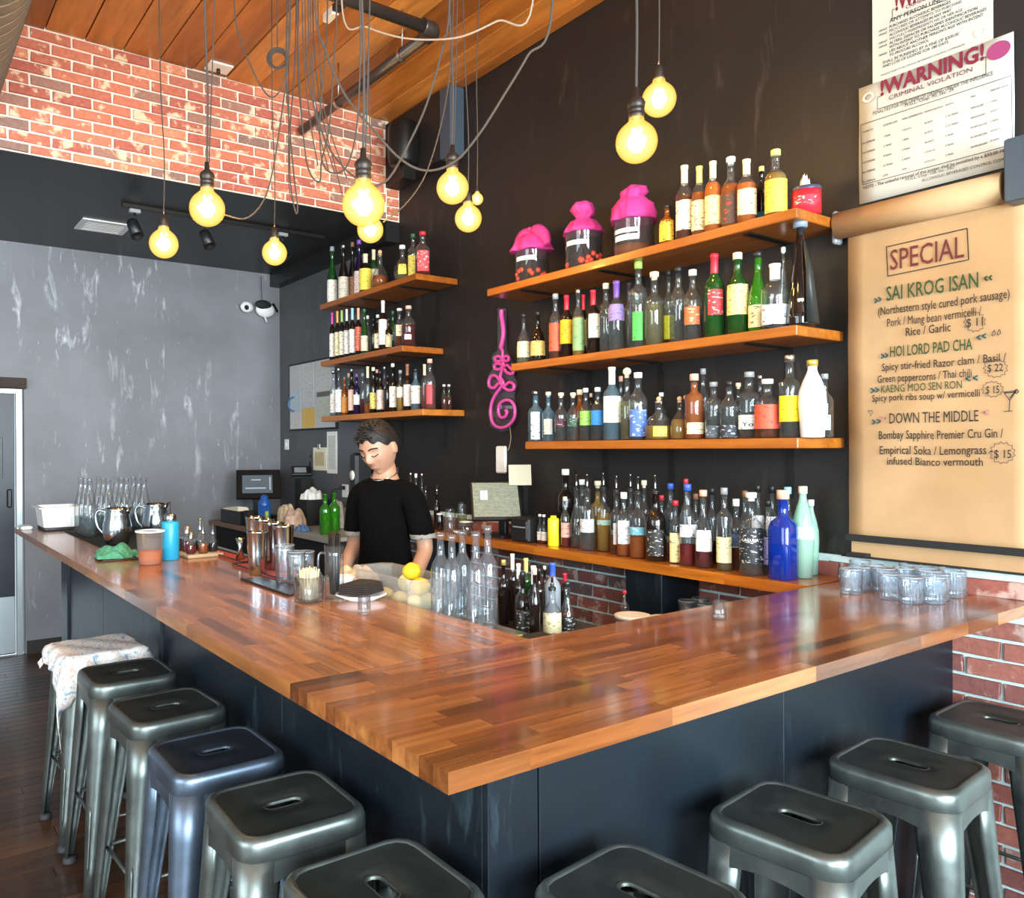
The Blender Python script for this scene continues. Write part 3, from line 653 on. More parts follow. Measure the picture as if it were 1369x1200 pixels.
 (940,655,23,'burg','c','cap',CPK,('ece8e0',.22,.50,1.0,'b05050'),'ruby',.28,.07,'sloping bottle with peach cap and white label'),
 (952,653,15,'wine','c','cap',CBK,None,'dark',.3,.20,'bottle with black and white cap'),
 (968,652,20,'tall','c','cap',CGY,('e8dca8',.10,.42,1.2),'pale',.4,.07,'clear bottle with dark stopper and cream label'),
 (984,667,20,'spirit','c','lid',CW,('5a72a0',.34,.52,.6),'brown',.30,.14,'clear bottle with white lid and small blue label'),
 (997,656,16,'wine','c','cap',CBR,None,'amber',.4,.20,'bottle with brown cap in back row'),
 (1012,649,16,'wine','c','cap',CBK,('e4e4e8',.5,.66,1.3),'water',.4,.22,'bottle with dark cap and white neck label'),
 (1005,658,31,'spirit','c','cork',CCL,('1b1c1f',.16,.62,1.25,'c8c8c0'),'water',.5,.06,'wide clear bottle with black printed label'),
 (1026,669,18,'spirit','c','cap',CBK,('dfe2ea',.14,.52,1.2),'water',.4,.12,'clear bottle with black cap and white label'),
 (1032,650,16,'wine','c','cap',CBK,('e4e4e8',.5,.66,1.3),'water',.4,.22,'bottle with black cap and white neck in back row'),
 (1053,651,20,'wine','c','cap',CLB,None,'water',.4,.22,'clear bottle with white and blue cap'),
 (1047,655,36,'square','b','peach',CPK,None,None,0,.065,'cobalt blue square bottle with cork'),
 (1084,668,20,'milk','m','cap',CW,None,None,0,.24,'narrow mint white bottle'),
 (1073,650,28,'milk','m','cap',CCR,('d8efe0',.44,.58,1.3,'406a60'),'pale',.5,.15,'mint green tapered bottle with cream cap'),
 ]),
'B':('counter behind bartender',2.72,[
 (549,632,7,'wine','c','cap',CSV,None,'water',.4,.12,'thin clear bottle'),
 (556,633,8,'wine','c','cap',CW,None,'water',.4,.12,'thin bottle with white cap'),
 (564,633,7,'wine','c','cap',CSV,None,'water',.4,.14,'thin clear bottle with silver cap'),
 (569,650,9,'wine','c','pour',None,None,'dark',.4,.08,'short dark bottle with pourer'),
 (584,648,9,'wine','d','pour',None,None,'dark',.4,.10,'short black bottle with pourer'),
 ]),
}
BOT=[]
for key,(place,xf,rows) in ROWS.items():
    zb=SZ.get(key,BAR); srt=sorted(range(len(rows)),key=lambda i:rows[i][0])
    for rank,i in enumerate(srt):
        (px,py,wp,st,gl,ck,cm,lab,lq,fl_,row,look)=rows[i]
        X=xf+row+(.004 if key!='C' else .01)
        dd=ray(px,300 if 0 else CY)  # horizontal direction
        p=at(px,py,'x',X); base=Vector((X,p.y,zb+.001)); dist=depth(base); Hh=p.z-zb; r=wp*dist/FPX/2
        q=Vector((-X,-p.y)); face=math.atan2(q.y,q.x)+random.uniform(-.15,.15)
        t=bottle(st,r,Hh,gl,ck,cm,lab,lq,fl_,sq=1 if st=='square' else 0,base=base,face=face)
        t['label']=look+', '+ordn(rank)+' on '+place; t['category']='bottle'
        t['group']='bottles on '+place; BOT.append((t,r,face,key))
# push overlapping neighbours apart
bk={}
for t,r,f,k in BOT: bk.setdefault(k,[]).append((t,r))
for k,L_ in bk.items():
    for it in range(60):
        mv=False
        for i in range(len(L_)):
            for j in range(i+1,len(L_)):
                a,ra=L_[i];b,rb=L_[j]; d=Vector((b.location.x-a.location.x,b.location.y-a.location.y)); mn=ra+rb+.001
                if d.length<mn:
                    mv=True; pu=(mn-d.length)/2
                    n=d.normalized() if d.length>1e-5 else Vector((1,0))
                    n=Vector((n.x*1.6,n.y)).normalized()
                    for o_,s_ in ((a,-1),(b,1)):
                        o_.location.x+=n.x*pu*s_; o_.location.y+=n.y*pu*s_
                        rr=ra if o_ is a else rb
                        o_.location.x=min(max(o_.location.x,2.724+rr),3.005-rr if k in 'CB' else 3.03-rr)
        if not mv: break

# ================================================================== bar top things
def pb(px,py,z=BAR): p=at(px,py,'z',z); return Vector((p.x,p.y,z+.0006))
CGLASS=GL['c']
def lathe_thing(name,label,cat,loc,parts,group=None,rz=0):
    t=thing(name,label,cat,loc,rz,group)
    for pn,prof,m,*k in parts: MB().lathe(prof,k[0] if k else 24).build(pn,m,t)
    return t
# twelve clear water bottles at the far end
K=0
for r_,(px,xx) in enumerate([(99,None),(124,None),(148,None),(170,None)]):
    for c_ in range(3):
        x=.985+r_*.100; y=5.05-c_*.12
        K+=1; t=thing('water_bottle','clear glass water bottle, %s from bar edge, %s from front, at the far end'%(ORD[r_],ORD[2-c_]),'bottle',(x,y,BAR+.006),0,'clear water bottles at the far end of the bar')
        mb=MB(); mb.lathe([(.001,0),(.034,0),(.038,.008),(.038,.14),(.036,.17),(.022,.235),(.0145,.27),(.0135,.315),(.016,.316),(.016,.324),(.0135,.325)],18); mb.build('glass_body',CGLASS,t)
        MB().lathe([(.001,.004),(.034,.004),(.0355,.10),(.001,.10)],16).build('water',LIQ['water'],t)
tag(MB().box(.93,1.37,3.92,5.26,BAR+.0005,BAR+.005,b=.002).box(.93,.942,3.92,5.26,BAR+.005,BAR+.009).box(.93,1.37,3.92,3.932,BAR+.005,BAR+.009).build('bar_mat',BLACKM),'long black rubber bar mat under water bottles and pitchers','bar mat')
# pitchers
def pitcher(loc,label,rz=0):
    t=thing('steel_pitcher',label,'pitcher',loc,rz,'steel pitchers')
    MB().lathe([(.001,0),(.05,0),(.058,.01),(.072,.06),(.071,.10),(.06,.15),(.055,.175),(.060,.19),(.058,.19),(.052,.175),(.05,.17),(.001,.168)],28).build('body',STEEL,t)
    MB().tube(spline([(-.055,0,.165),(-.095,0,.175),(-.112,0,.14),(-.10,0,.09),(-.068,0,.055)],6),.0065,8).build('handle',STEEL,t)
    MB().loft([[(.045,-.02,.18),(.078,0,.198),(.045,.02,.18)],[(.045,-.012,.155),(.058,0,.15),(.045,.012,.155)]]).build('spout',STEEL,t)
    return t
A0=math.atan2(R0.y,R0.x)
pitcher(pb(157,729)+Vector((0,0,.006)),'polished steel pitcher in front of the water bottles',A0)
pitcher(Vector((1.27,4.52,BAR+.0066)),'polished steel pitcher behind the turquoise bottle',A0)
# tub
t=thing('bus_tub','white ribbed plastic tub at far end of the bar','tub',(.93,5.46,BAR+.001))
mb=MB()
def rr(x0,x1,y0,y1,z,r=.02):
    return [(x0+r,y0,z),(x1-r,y0,z),(x1,y0+r,z),(x1,y1-r,z),(x1-r,y1,z),(x0+r,y1,z),(x0,y1-r,z),(x0,y0+r,z)]
mb.loft([rr(-.10,.10,-.13,.13,.02),rr(-.115,.115,-.145,.145,.135),rr(-.13,.13,-.16,.16,.137),rr(-.13,.13,-.16,.16,.145),rr(-.108,.108,-.138,.138,.145),rr(-.096,.096,-.126,.126,.03)],smooth=False)
mb.build('tub_body',WHITE,t); MB().box(-.10,.10,-.13,.13,0,.02,b=.004).build('base_tray',BLACK,t)
for k in range(9): MB().box(-.098+k*.0235,-.092+k*.0235,-.139,-.131,.025,.12).build('rib',WHITE,t)
tag(MB().box(.725,.79,5.5,5.66,BAR+.0005,BAR+.022,b=.006).build('folded_napkin_stack',WHITE),'flat white folded stack beside the tub','napkins')
# green cloth on black tray
p=pb(158,747); tag(MB().box(p.x-.085,p.x+.075,p.y-.07,p.y+.09,BAR+.0005,BAR+.008,b=.003).build('small_tray',BLACK),'small black tray under the green cloth','tray')
def crumple(sx,sy,h,n,seed,fold=9):
    rnd=random.Random(seed); ph=[rnd.uniform(0,6) for _ in range(6)]; mb=MB(); vs=[];fs=[]
    for i in range(n+1):
        for j in range(n+1):
            u=i/n*2-1;v=j/n*2-1; d=max(abs(u),abs(v)); r=min(1,math.hypot(u,v)); q=d/(math.hypot(u,v)+1e-6) if d>0 else 1
            x=u*q;y=v*q; e=max(0,1-(x*x+y*y))
            am=min(1,.06/h); z=h*(e**.35)*((1-.38*am)+am*(.22*math.sin(fold*x+ph[0]+3*y)+.16*math.sin(fold*1.3*y+ph[1]-4*x)+.1*math.sin(17*x*y+ph[2])))
            k=1+.08*math.sin(5*math.atan2(y,x)+ph[3])+.05*math.sin(11*math.atan2(y,x)+ph[4])
            vs.append((x*sx*k,y*sy*k,max(z,.001)))
    for i in range(n):
        for j in range(n): a=i*(n+1)+j; fs.append((a,a+n+1,a+n+2,a+1))
    return mb.add(vs,fs,0,True)
GCL=plain_noise('green_cloth','2f7250','58997a',90,.9)
tag(crumple(.10,.085,.06,26,3,4.5).build('green_cloth',GCL,None,(p.x,p.y+.02,BAR+.009),(0,0,.4)),'crumpled green cleaning cloth on small black tray','cloth')
# plastic cup of orange drink
p=pb(201,754); FROST=glass('frosted_plastic',(.93,.92,.90),.7,.10,.25,dcol=(.75,.7,.68),edge=.3)
lathe_thing('plastic_cup','translucent plastic tub with orange liquid beside turquoise bottle','cup',p,
 [('cup_body',[(.001,0),(.046,0),(.048,.004),(.058,.138),(.061,.139),(.061,.146),(.057,.146)],FROST),('rim',[(.0575,.140),(.0625,.140),(.0625,.147),(.0575,.147)],WHITE),
  ('drink',[(.001,.003),(.045,.003),(.050,.058),(.001,.058)],LIQ['orange'])])
# turquoise bottle
p=pb(228,748); TQ=m_('turquoise_enamel',(.015,.30,.48),.35)
lathe_thing('insulated_bottle','turquoise insulated bottle with steel lid and thin straw','bottle',p,
 [('body',[(.001,0),(.036,0),(.039,.004),(.039,.165),(.036,.172),(.001,.173)],TQ),('lid',[(.001,.173),(.024,.173),(.026,.178),(.026,.20),(.018,.208),(.001,.209)],STEEL),('straw',[(.001,.2),(.0025,.2),(.0025,.262),(.001,.262)],BLACK,8)])
# bitters tray
p=pb(266,742); TRAYW=m_('tray_tan',(.48,.36,.22),.6)
tt=thing('bitters_tray','tan slatted tray under the dasher bottles','tray',(p.x,p.y,BAR+.0005)); MB().box(-.085,.085,-.10,.09,0,.012,b=.004).build('tray_board',TRAYW,tt)
for k in range(4): MB().box(-.083,.083,-.095+k*.05,-.080+k*.05,.0122,.016).build('slat',TRAYW,tt)
for k,(dx,dy,h,liq,fl_,lk,cp) in enumerate([(-.055,-.05,.10,'red',.5,'small dasher bottle of red bitters at the tray front left',0),(.0,-.06,.115,'amber',.4,'small dasher bottle with steel dasher, front middle of tray',1),(.055,-.035,.105,'dark',.5,'small dark dasher bottle at the tray right side',1),(-.045,.035,.12,'red',.6,'steel capped red bitters bottle at the tray back left',0),(.02,.04,.125,'dark',.4,'tall dasher bottle in tray back row',1)]):
    t=thing('bitters_bottle',lk,'bottle',(p.x+dx,p.y+dy,BAR+.0168),0,'dasher bottles on the tan tray')
    MB().lathe([(.001,0),(.021,0),(.024,.006),(.022,h*.45),(.009,h*.68),(.007,h*.8),(.001,h*.8)],16).build('glass_body',CGLASS,t)
    MB().lathe([(.001,.003),(.020,.003),(.021,h*.38),(.001,h*.38)],14).build('bitters',LIQ[liq],t)
    if cp: MB().lathe([(.009,h*.8),(.009,h*.86),(.004,h*.95),(.003,h*1.25),(.001,h*1.25)],12).build('dasher',STEEL,t)
    else: MB().lathe([(.013,h*.72),(.013,h*.98),(.001,h)],14).build('cap',STEELB,t)
# red rubber mats
RMAT=m_('red_rubber',(.42,.06,.04),.6)
def rubber(x0,x1,y0,y1,lb,m):
    t=thing('rubber_mat',lb,'bar mat',(x0,y0,BAR+.0005)); w_,l_=x1-x0,y1-y0
    MB().box(0,w_,0,l_,0,.005,b=.001).build('mat_sheet',m,t)
    for a,b,c,d in ((0,w_,0,.006),(0,w_,l_-.006,l_),(0,.006,.006,l_-.006),(w_-.006,w_,.006,l_-.006)): MB().box(a,b,c,d,.0052,.010).build('raised_edge',BLACK,t)
rubber(1.292,1.375,3.3,3.9,'red rubber mat between bitters tray and shaker tins',RMAT)
rubber(1.24,1.375,2.78,3.28,'red rubber mat under the shaker tins',RMAT)
# jigger
p=pb(320,738); lathe_thing('jigger','steel double cone jigger on the red mat','jigger',(1.325,3.40,BAR+.0062),[('body',[(.001,.001),(.022,0),(.007,.052),(.020,.094),(.018,.094),(.005,.056),(.001,.055)],STEEL)])
# shaker tins
for k,(x,y,h) in enumerate([(1.33,3.235,.20),(1.33,3.14,.195),(1.33,3.045,.19),(1.33,2.95,.185),(1.236,2.985,.17)]):
    lathe_thing('shaker_tin','polished steel shaker tin, '+(ORD[k]+' from the left of the tin row' if k<4 else 'shorter one standing before the tin row'),'shaker tin',(x,y,BAR+.0062 if k<4 else BAR+.0006),
      [('body',[(.001,0),(.031,0),(.034,.004),(.037,h*.5),(.0425,h-.003),(.044,h),(.041,h),(.035,h*.45),(.001,h*.45)],STEEL)],'steel shaker tins')
def ribbed(name,label,cat,loc,r0,r1,h,nr,grp=None,mt=None,base=.012):
    t=thing(name,label,cat,loc,0,grp); mb=MB(); seg=nr*4; rings=[]
    zs=[(0,r0*.97),(.003,r0),(base,r0),(base+.006,r0+(r1-r0)*.15),(h*.78,r0+(r1-r0)*.8),(h*.86,r1),(h,r1)]
    for i,(z,r) in enumerate(zs):
        amp=.035 if 2<i<5 or i==1 else 0
        rings.append([((r*(1+amp*math.cos(nr*2*PI*j/seg)))*math.cos(2*PI*j/seg),(r*(1+amp*math.cos(nr*2*PI*j/seg)))*math.sin(2*PI*j/seg),z) for j in range(seg)])
    inner=[[(x*.9/1,y*.9,max(z,base)) for x,y,z in rings[k]] for k in (6,4,2)]
    mb.loft(rings+inner); mb.build('glass_body',mt or CGLASS,t); 
    MB().lathe([(r1*.90,h-.0015),(r1*1.01,h-.0015),(r1*1.01,h+.0012),(r1*.90,h+.0012)],24).build('rim',RIM,t); return t
RIM=glass('glass_rim',(.9,.95,.97),.5,.30,dcol=(.8,.86,.9)); PGL=glass('bright_pressed_glass',(.95,.98,1),.3,.03,dcol=(.78,.86,.92),edge=.95)
# mixing glasses near shaker tins
for k,(px,py,r,h,lb) in enumerate([(381,779,.036,.135,'tall cut mixing glass before the shaker tins'),(396,781,.034,.115,'cut rocks glass in front of the shaker tins, middle one'),(408,776,.036,.105,'cut rocks glass beside the jar of picks')]):
    ribbed('mixing_glass',lb,'glass',pb(px,py)+Vector((0,0,.005)),r*.9,r,h,14,'glasses before the shaker tins',PGL)
p1=pb(372,781); tag(MB().box(1.13,1.225,2.48,2.90,BAR+.0005,BAR+.0045,b=.001).box(1.13,1.136,2.48,2.90,BAR+.0045,BAR+.009).build('service_mat',BLACK),'narrow black mat beneath the mixing glasses','bar mat')
# pick jar
p=pb(413,804); t=thing('pick_jar','square glass jar full of pale wooden cocktail picks','jar',p,.25)
MB().lathe([(.001,0),(.036,0),(.038,.004),(.040,.082),(.038,.082),(.036,.008),(.001,.008)],24,n=5,rot=0).build('glass_body',PGL,t)
PICK=m_('pick_wood',(.72,.62,.38),.7); rp=random.Random(5)
for k in range(110):
    a=rp.uniform(0,6.28); r=rp.uniform(0,.030); b_=(r*math.cos(a),r*math.sin(a),.010); a2=a+rp.uniform(-.5,.5); r2=r*rp.uniform(.7,1.45)
    MB().tube([b_,(r2*math.cos(a2),r2*math.sin(a2),rp.uniform(.092,.112))],.0013,5).build('cocktail_pick',PICK,t)
# straw glass
p=pb(447,799); t=thing('straw_glass','tall glass pitcher holding black straws beside the napkin plate','glass',p)
MB().lathe([(.001,0),(.030,0),(.033,.006),(.031,.14),(.034,.175),(.0335,.175)],20).build('glass_body',CGLASS,t)
for k in range(36):
    a=rp.uniform(0,6.28); r=rp.uniform(0,.020)
    MB().tube([(r*math.cos(a)*.9,r*math.sin(a)*.9,.012),(r*1.25*math.cos(a),r*1.25*math.sin(a),rp.uniform(.205,.222))],.0028,6).build('straw',BLACK,t)
MB().tube(spline([(-.032,0,.15),(-.055,0,.15),(-.058,0,.10),(-.033,0,.06)],5),.004,8).build('handle',PGL,t)
# plate + napkins
p=pb(483,801); PORC=m_('white_porcelain',(.85,.86,.88),.15,coat=.3); NAPK=plain_noise('black_napkin','1c1512','2c221d',60,.9)
lathe_thing('plate','white porcelain plate under black napkins','plate',p,[('dish',[(.001,.003),(.05,.0),(.052,.003),(.085,.018),(.083,.021),(.05,.008),(.001,.007)],PORC,32)])
t=thing('napkin_stack','folded black napkins on a white plate','napkins',(p.x,p.y,p.z+.0215),.5)
for k in range(5):
    MB().box(-.066+.002*k,.066-.003*k,-.05,.05,.0065*k,.0065*k+.006,b=.002).build('napkin',NAPK,t)
MB().loft([[(-.055,-.045,.033),(.055,-.045,.033),(.05,.04,.033),(-.05,.04,.033)],[(-.03,-.02,.041),(.03,-.02,.041),(.025,.02,.041),(-.025,.02,.041)]],smooth=False).build('top_fold',NAPK,t)
p=pb(477,783); lathe_thing('bowl','small white bowl behind the black napkins','bowl',(1.355,2.50,BAR+.001),[('dish',[(.001,.003),(.022,.0),(.024,.004),(.042,.045),(.040,.046),(.022,.010),(.001,.009)],PORC,28)])
# clear square shot glasses
def sqglass(loc,lb,m_=PGL):
    t=thing('square_shot_glass',lb,'glass',loc,.35,'square clear shot glasses')
    MB().lathe([(.001,0),(.0155,0),(.0165,.002),(.0165,.052),(.0145,.052),(.014,.012),(.001,.012)],20,n=6).build('glass_body',m_,t)
sqglass(pb(487,820),'square clear shot glass before the napkin plate'); sqglass(pb(962,827),'square clear shot glass alone on the near bar arm')
# flasks on the inner ledge
for k,(px,yt,wp,xx) in enumerate([(589,711,27,1.452),(604,714,26,1.452),(618,708,26,1.53),(636,710,27,1.452),(652,702,26,1.535)]):
    p=at(px,yt,'x',xx); 
    t=thing('clear_bottle','empty clear glass bottle behind the bar corner, %s from the left'%ORD[k],'bottle',(xx,p.y,1.021),0,'empty clear bottles behind the bar corner')
    r=wp*depth(p)/FPX/2; h=p.z-1.021
    MB().lathe([(.001,.004),(r*.9,0),(r,.008),(r,h*.56),(r*.9,h*.64),(r*.6,h*.70),(r*.40,h*.75),(r*.34,h*.93),(r*.46,h*.935),(r*.46,h),(r*.3,h)],24).build('glass_body',glass('thick_clear_glass',(.93,.96,.98),.22,.04,dcol=(.7,.78,.85),edge=.9),t)
    MB().lathe([(.001,.008),(r*.8,.008),(r*.86,.02),(r*.2,.03),(.001,.035)],18).build('punt',GL['c'],t)
# container of lemons, bag of bread
t=thing('lemon_container','translucent plastic container of lemons behind the napkin plate','container',(1.475,2.32,1.021))
CLP=glass('cloudy_plastic',(.92,.92,.90),.8,.15,.3,dcol=(.8,.78,.72),edge=.2)
mb=MB(); mb.loft([rr(-.07,.07,-.19,.19,0,.025),rr(-.078,.078,-.20,.20,.115,.03),rr(-.085,.085,-.208,.208,.118,.03),rr(-.085,.085,-.208,.208,.124,.03),rr(-.074,.074,-.196,.196,.122,.03),rr(-.066,.066,-.186,.186,.004,.025)],smooth=False); mb.build('container_body',CLP,t)
LEM=plain_noise('lemon_skin','e0b818','f0cc30',70,.5); LEMP=m_('lemon_flesh',(.80,.72,.35),.5)
for k,(x,y,z) in enumerate([(-.031,-.145,.035),(.031,-.115,.035),(-.031,-.055,.035),(.031,-.02,.035),(-.031,.04,.035),(.0,-.13,.088),(.0,-.045,.088),(-.005,-.088,.133)]):
    mt=LEM if k in (7,5) else LEMP; z0=1.021+z+.001
    tag(MB().lathe([(.001,-.042),(.008,-.038),(.024,-.022),(.030,0),(.024,.022),(.008,.038),(.004,.043),(.001,.044)],18).build('lemon',mt,None,(1.475+x,2.32+y,z0),(R(80),0,(k%3-1)*.25)),
        ('bright yellow lemon, topmost in the container' if k==7 else 'lemon in the translucent container, %s counted from the near end'%ORD[k]),'lemon','lemons in the container')
BAG=plain_noise('paper_bag','b89a74','e0cfb4',35,.8)
tag(crumple(.085,.11,.115,26,11,8).build('snack_bag',BAG,None,(1.49,2.64,1.0215)),'crumpled beige bag behind the straw glass','bag')
# tumblers
TUM=[(1143,792),(1160,790),(1176,789),(1150,780),(1190,790),(1202,802),(1219,804),(1236,805),(1253,802),(1211,792),(1228,793),(1245,791),(1262,795),(1254,784),(1266,786)]
pts=[pb(*q) for q in TUM]
for it in range(80):
    for i in range(len(pts)):
        for j in range(i+1,len(pts)):
            d=pts[j]-pts[i]; l=math.hypot(d.x,d.y)
            if l<.072: n=Vector((d.x/l,d.y/l,0)); pts[i]-=n*(.0725-l)/2; pts[j]+=n*(.0725-l)/2
    for q in pts: q.x=min(q.x,XB-.052)
for k,q in sorted(enumerate(pts),key=lambda e:TUM[e[0]][0]):
    order=sorted(range(len(TUM)),key=lambda i:TUM[i][0]).index(k)
    ribbed('ribbed_tumbler','clear ribbed tumbler near the brick wall, %s from the left of the cluster'%ordn(order),'glass',q,.033,.035,.082,22,'ribbed tumblers at the wall end of the bar',glass('tumbler_glass',(.93,.97,1),.35,.065,dcol=(.70,.84,.95),edge=.95),.020)
# cut tumblers on the low shelf
for k in range(10):
    row=k%2; y=2.15-(k//2)*.095+row*.0; x=2.80+row*.09
    ribbed('cut_tumbler','cut crystal tumbler under back counter, %s row, %s from left'%(['front','rear'][row],ORD[k//2]),'glass',(x,y,.8205),.032,.037,.10,9,'cut crystal tumblers on the low shelf',PGL,.018)
# speed well bottles
W=[(671,764,15,'spirit','d','cap',CPK,None,'squat dark bottle with peach cap',1.80),(673,748,14,'wine','d','cap',CGD,None,'dark bottle with olive cap',2.12),(685,740,13,'wine','d','caps',CCR,None,'tall dark bottle with pale gold capsule',2.15),
 (684,766,19,'square','d','cap',CBK,('1e1c1a',.06,.5,1.2,'c8c8c0'),'black bottle with black printed label',1.86),(693,753,14,'wine','d','caps',CW,None,'dark bottle with white capsule',2.06),(703,746,15,'wine','g','caps',CYL,None,'green bottle with olive yellow capsule',2.16),
 (697,768,18,'spirit','c','cap',CSV,('d8d8d8',.45,.6,.8),'clear bottle with silver label',1.95),(713,756,17,'square','d','caps',CW,('1e1c1a',.06,.55,1.2,'d0d0c8'),'dark bottle with white capsule and black label',1.86),(721,760,14,'wine','d','cap',CBK,None,'dark bottle with black cap',2.06),
 (738,769,24,'spirit','c','pour',None,('e6dcae',.05,.60,1.4,'8a7a50'),'bottle with large cream label and pourer',1.80),(738,752,22,'spirit','f','caps',CBL,None,'frosted grey bottle with blue capsule',2.04),(728,756,9,'wine','d','cork',CCR,None,'slim dark bottle with pale stopper',2.13),
 (755,766,14,'wine','d','caps',CRD,None,'dark bottle with red capsule',2.10),(758,777,21,'burg','c','cap',CBK,('1c1a1a',.02,.46,1.3,'d8d8d0'),'clear sloping bottle with black label',1.80)]
wb_=[]
for i,(px,py,wp,st,gl,ck,cm,lab,look,yy) in enumerate(W):
    p=at(px,py,'y',yy); r=wp*depth(p)/FPX/2; face=math.atan2(-p.y,-p.x)
    p.x=max(p.x,1.612+r)
    t=bottle(st,r,p.z-.961,gl,ck,cm,lab,'dark' if gl in 'dg' else ('pale' if st!='burg' else 'brown'),.5,sq=1 if st=='square' else 0,base=(p.x,yy,.961),face=face)
    t['label']=look+', in the black well behind the bar corner'; t['category']='bottle'; t['group']='bottles in the black well'; wb_.append((t,r))
for it in range(60):
    for i in range(len(wb_)):
        for j in range(i+1,len(wb_)):
            a,ra=wb_[i];b,rb=wb_[j]; d=Vector((b.location.x-a.location.x,b.location.y-a.location.y)); mn=ra+rb+.001
            if d.length<mn:
                n=d.normalized(); pu=(mn-d.length)/2
                for o_,s_ in ((a,-1),(b,1)): o_.location.x+=n.x*pu*s_*.5; o_.location.y+=n.y*pu*s_*1.4; o_.location.x=max(o_.location.x,1.612+.03)
t=thing('drain_mat','black rubber drip mat with lime green edges behind the bar corner','bar mat',(1.405,1.63,1.0205))
MB().box(0,.185,0,.10,0,.012,b=.003).build('mat_sheet',BLACKM,t); LIME=m_('lime_strip',(.30,.48,.10),.5)
MB().box(.0,.185,.0,.008,.0122,.016).build('edge_strip',LIME,t); MB().box(.03,.10,.085,.093,.0122,.016).build('edge_strip',LIME,t)
# white tubs at the ice station
for k,(x,y,r,h,lb) in enumerate([(2.27,1.98,.062,.085,'round white plastic tub with lid below the near bar arm'),(2.14,1.90,.05,.07,'smaller white plastic tub left of the round tub'),(2.42,1.97,.048,.06,'low white tub beside the dark support panel')]):
    lathe_thing('deli_tub',lb,'tub',(x,y,.861),[('tub_body',[(.001,0),(r*.85,0),(r,h),(r*.94,h),(.001,h*.96)],FROST),('lid',[(r*1.0,h*.97),(r*1.06,h*.97),(r*1.06,h+.008),(r*.9,h+.010),(.001,h+.004)],WHITE)])
tag(crumple(.075,.07,.075,22,5,8).build('plastic_bag',FROST,None,(2.12,2.07,.861)),'crumpled clear plastic bag by the white tubs','bag')
t=bottle('wine',.019,.155,'c','cap',CRD,None,'red',.3,base=(2.36,2.10,.861)); tag(t,'small clear bottle with red cap behind white tub','bottle')

# ================================================================== jars with pink cloth on top shelf, tin, ribbon bottle
PINK=mat('pink_cloth',(.50,.03,.22),.75)
def cloth_jar(px,wp,ytop,yglass,liqn,fl_,lb,form,seed,berries):
    X=2.72+.115; p=at(px,ytop,'x',X); dist=depth((X,p.y,2.4)); r=wp*dist/FPX/2; z0=SZ['R1']+.0006; h=at(px,yglass,'x',X).z-z0; H=p.z-z0
    t=thing('covered_jar',lb,'jar',(X,p.y,z0),0,'glass jars tied with pink cloth')
    MB().lathe([(.001,0),(r*.95,0),(r,.006),(r,h-.004),(r*1.02,h),(r*.97,h),(r*.96,.008),(.001,.008)],28).build('glass_body',CGLASS,t)
    MB().lathe([(.001,.009),(r*.94,.009),(r*.94,h*fl_),(.001,h*fl_)],24).build('infusion',LIQ[liqn],t)
    a=math.atan2(-p.y,-X)
    for k,(za,zb_) in enumerate(([(.60,.72)] if seed<3 else [(.55,.66),(.36,.50)])): MB().lathe([(r*1.006,h*za),(r*1.006,h*zb_)],12,a0=a-1.1,a1=a+.25).build('label_strip',PAPER,t)
    rn=random.Random(seed)
    if berries:
        BER=m_('red_fruit',(.55,.05,.02),.5)
        for k in range(12):
            aa=a+rn.uniform(-1.3,1.3); MB().sphere((r*.90*math.cos(aa),r*.90*math.sin(aa),rn.uniform(.02,h*.36)),.014,8,6).build('fruit_piece',BER,t)
    # cloth: skirt flaring over the rim, gathered and then opening again
    def fold(rad,z,amp,n,ph): 
        return [((rad*(1+amp*math.sin(n*2*PI*j/64+ph)+amp*.5*math.sin((n*2+1)*2*PI*j/64+ph*2)))*math.cos(2*PI*j/64),(rad*(1+amp*math.sin(n*2*PI*j/64+ph)))*math.sin(2*PI*j/64),z+ (amp*.12*r*math.sin(n*2*PI*j/64) if 1 else 0)) for j in range(64)]
    g=H-h; rings=[]
    if form=='bow': spec=[(1.22,-.16,.14,5),(1.16,.02,.07,7),(1.0,.30,.05,9),(.55,.60,.08,9),(.22,.70,.10,8),(.35,.82,.2,5),(.18,.93,.3,4)]
    elif form=='bun': spec=[(1.10,-.06,.06,9),(1.0,.10,.06,11),(.72,.32,.08,11),(.36,.44,.10,9),(.56,.58,.10,6),(.64,.74,.09,5),(.45,.93,.10,5),(.12,1.0,.1,4)]
    else: spec=[(1.14,-.12,.08,6),(1.10,.06,.08,8),(1.02,.34,.08,7),(.74,.52,.12,6),(.52,.60,.10,6),(.66,.74,.14,5),(.52,.92,.15,4),(.16,1.0,.15,4)]
    for k,(q,zz,am,n) in enumerate(spec): rings.append([(x+ (.012*math.sin(k*1.7+seed) if k>3 else 0),y,z) for x,y,z in fold(r*q,h+g*zz,am,n,seed+k*.5)])
    MB().loft(rings).build('cloth_cover',PINK,t)
    if form=='bow':
        for s_ in (-1,1):
            sp=[(0,0,h+g*.62),(s_*r*.02,s_*r*.45,h+g*.74),(s_*r*.04,s_*r*1.05,h+g*.45),(s_*r*.05,s_*r*1.42,h-g*.02)]
            MB().tube(spline(sp,5),[.014+.024*math.sin(PI*min(1,k/15)) for k in range(16)],8).build('cloth_ear',PINK,t)
        MB().tube(spline([(0,0,h+g*.6),(.0,.006,h+g*.85),(0,.012,h+g*1.0)],4),[.016]*5+[.012,.009,.006,.003],8).build('cloth_knot',PINK,t)
cloth_jar(711,45,303,333,'dark',.62,'glass jar of dark infusion tied with pink cloth ears, leftmost','bow',1,True)
cloth_jar(780,49,269,311,'dark',.80,'glass jar of black infusion under a round pink cloth bun','bun',2,True)
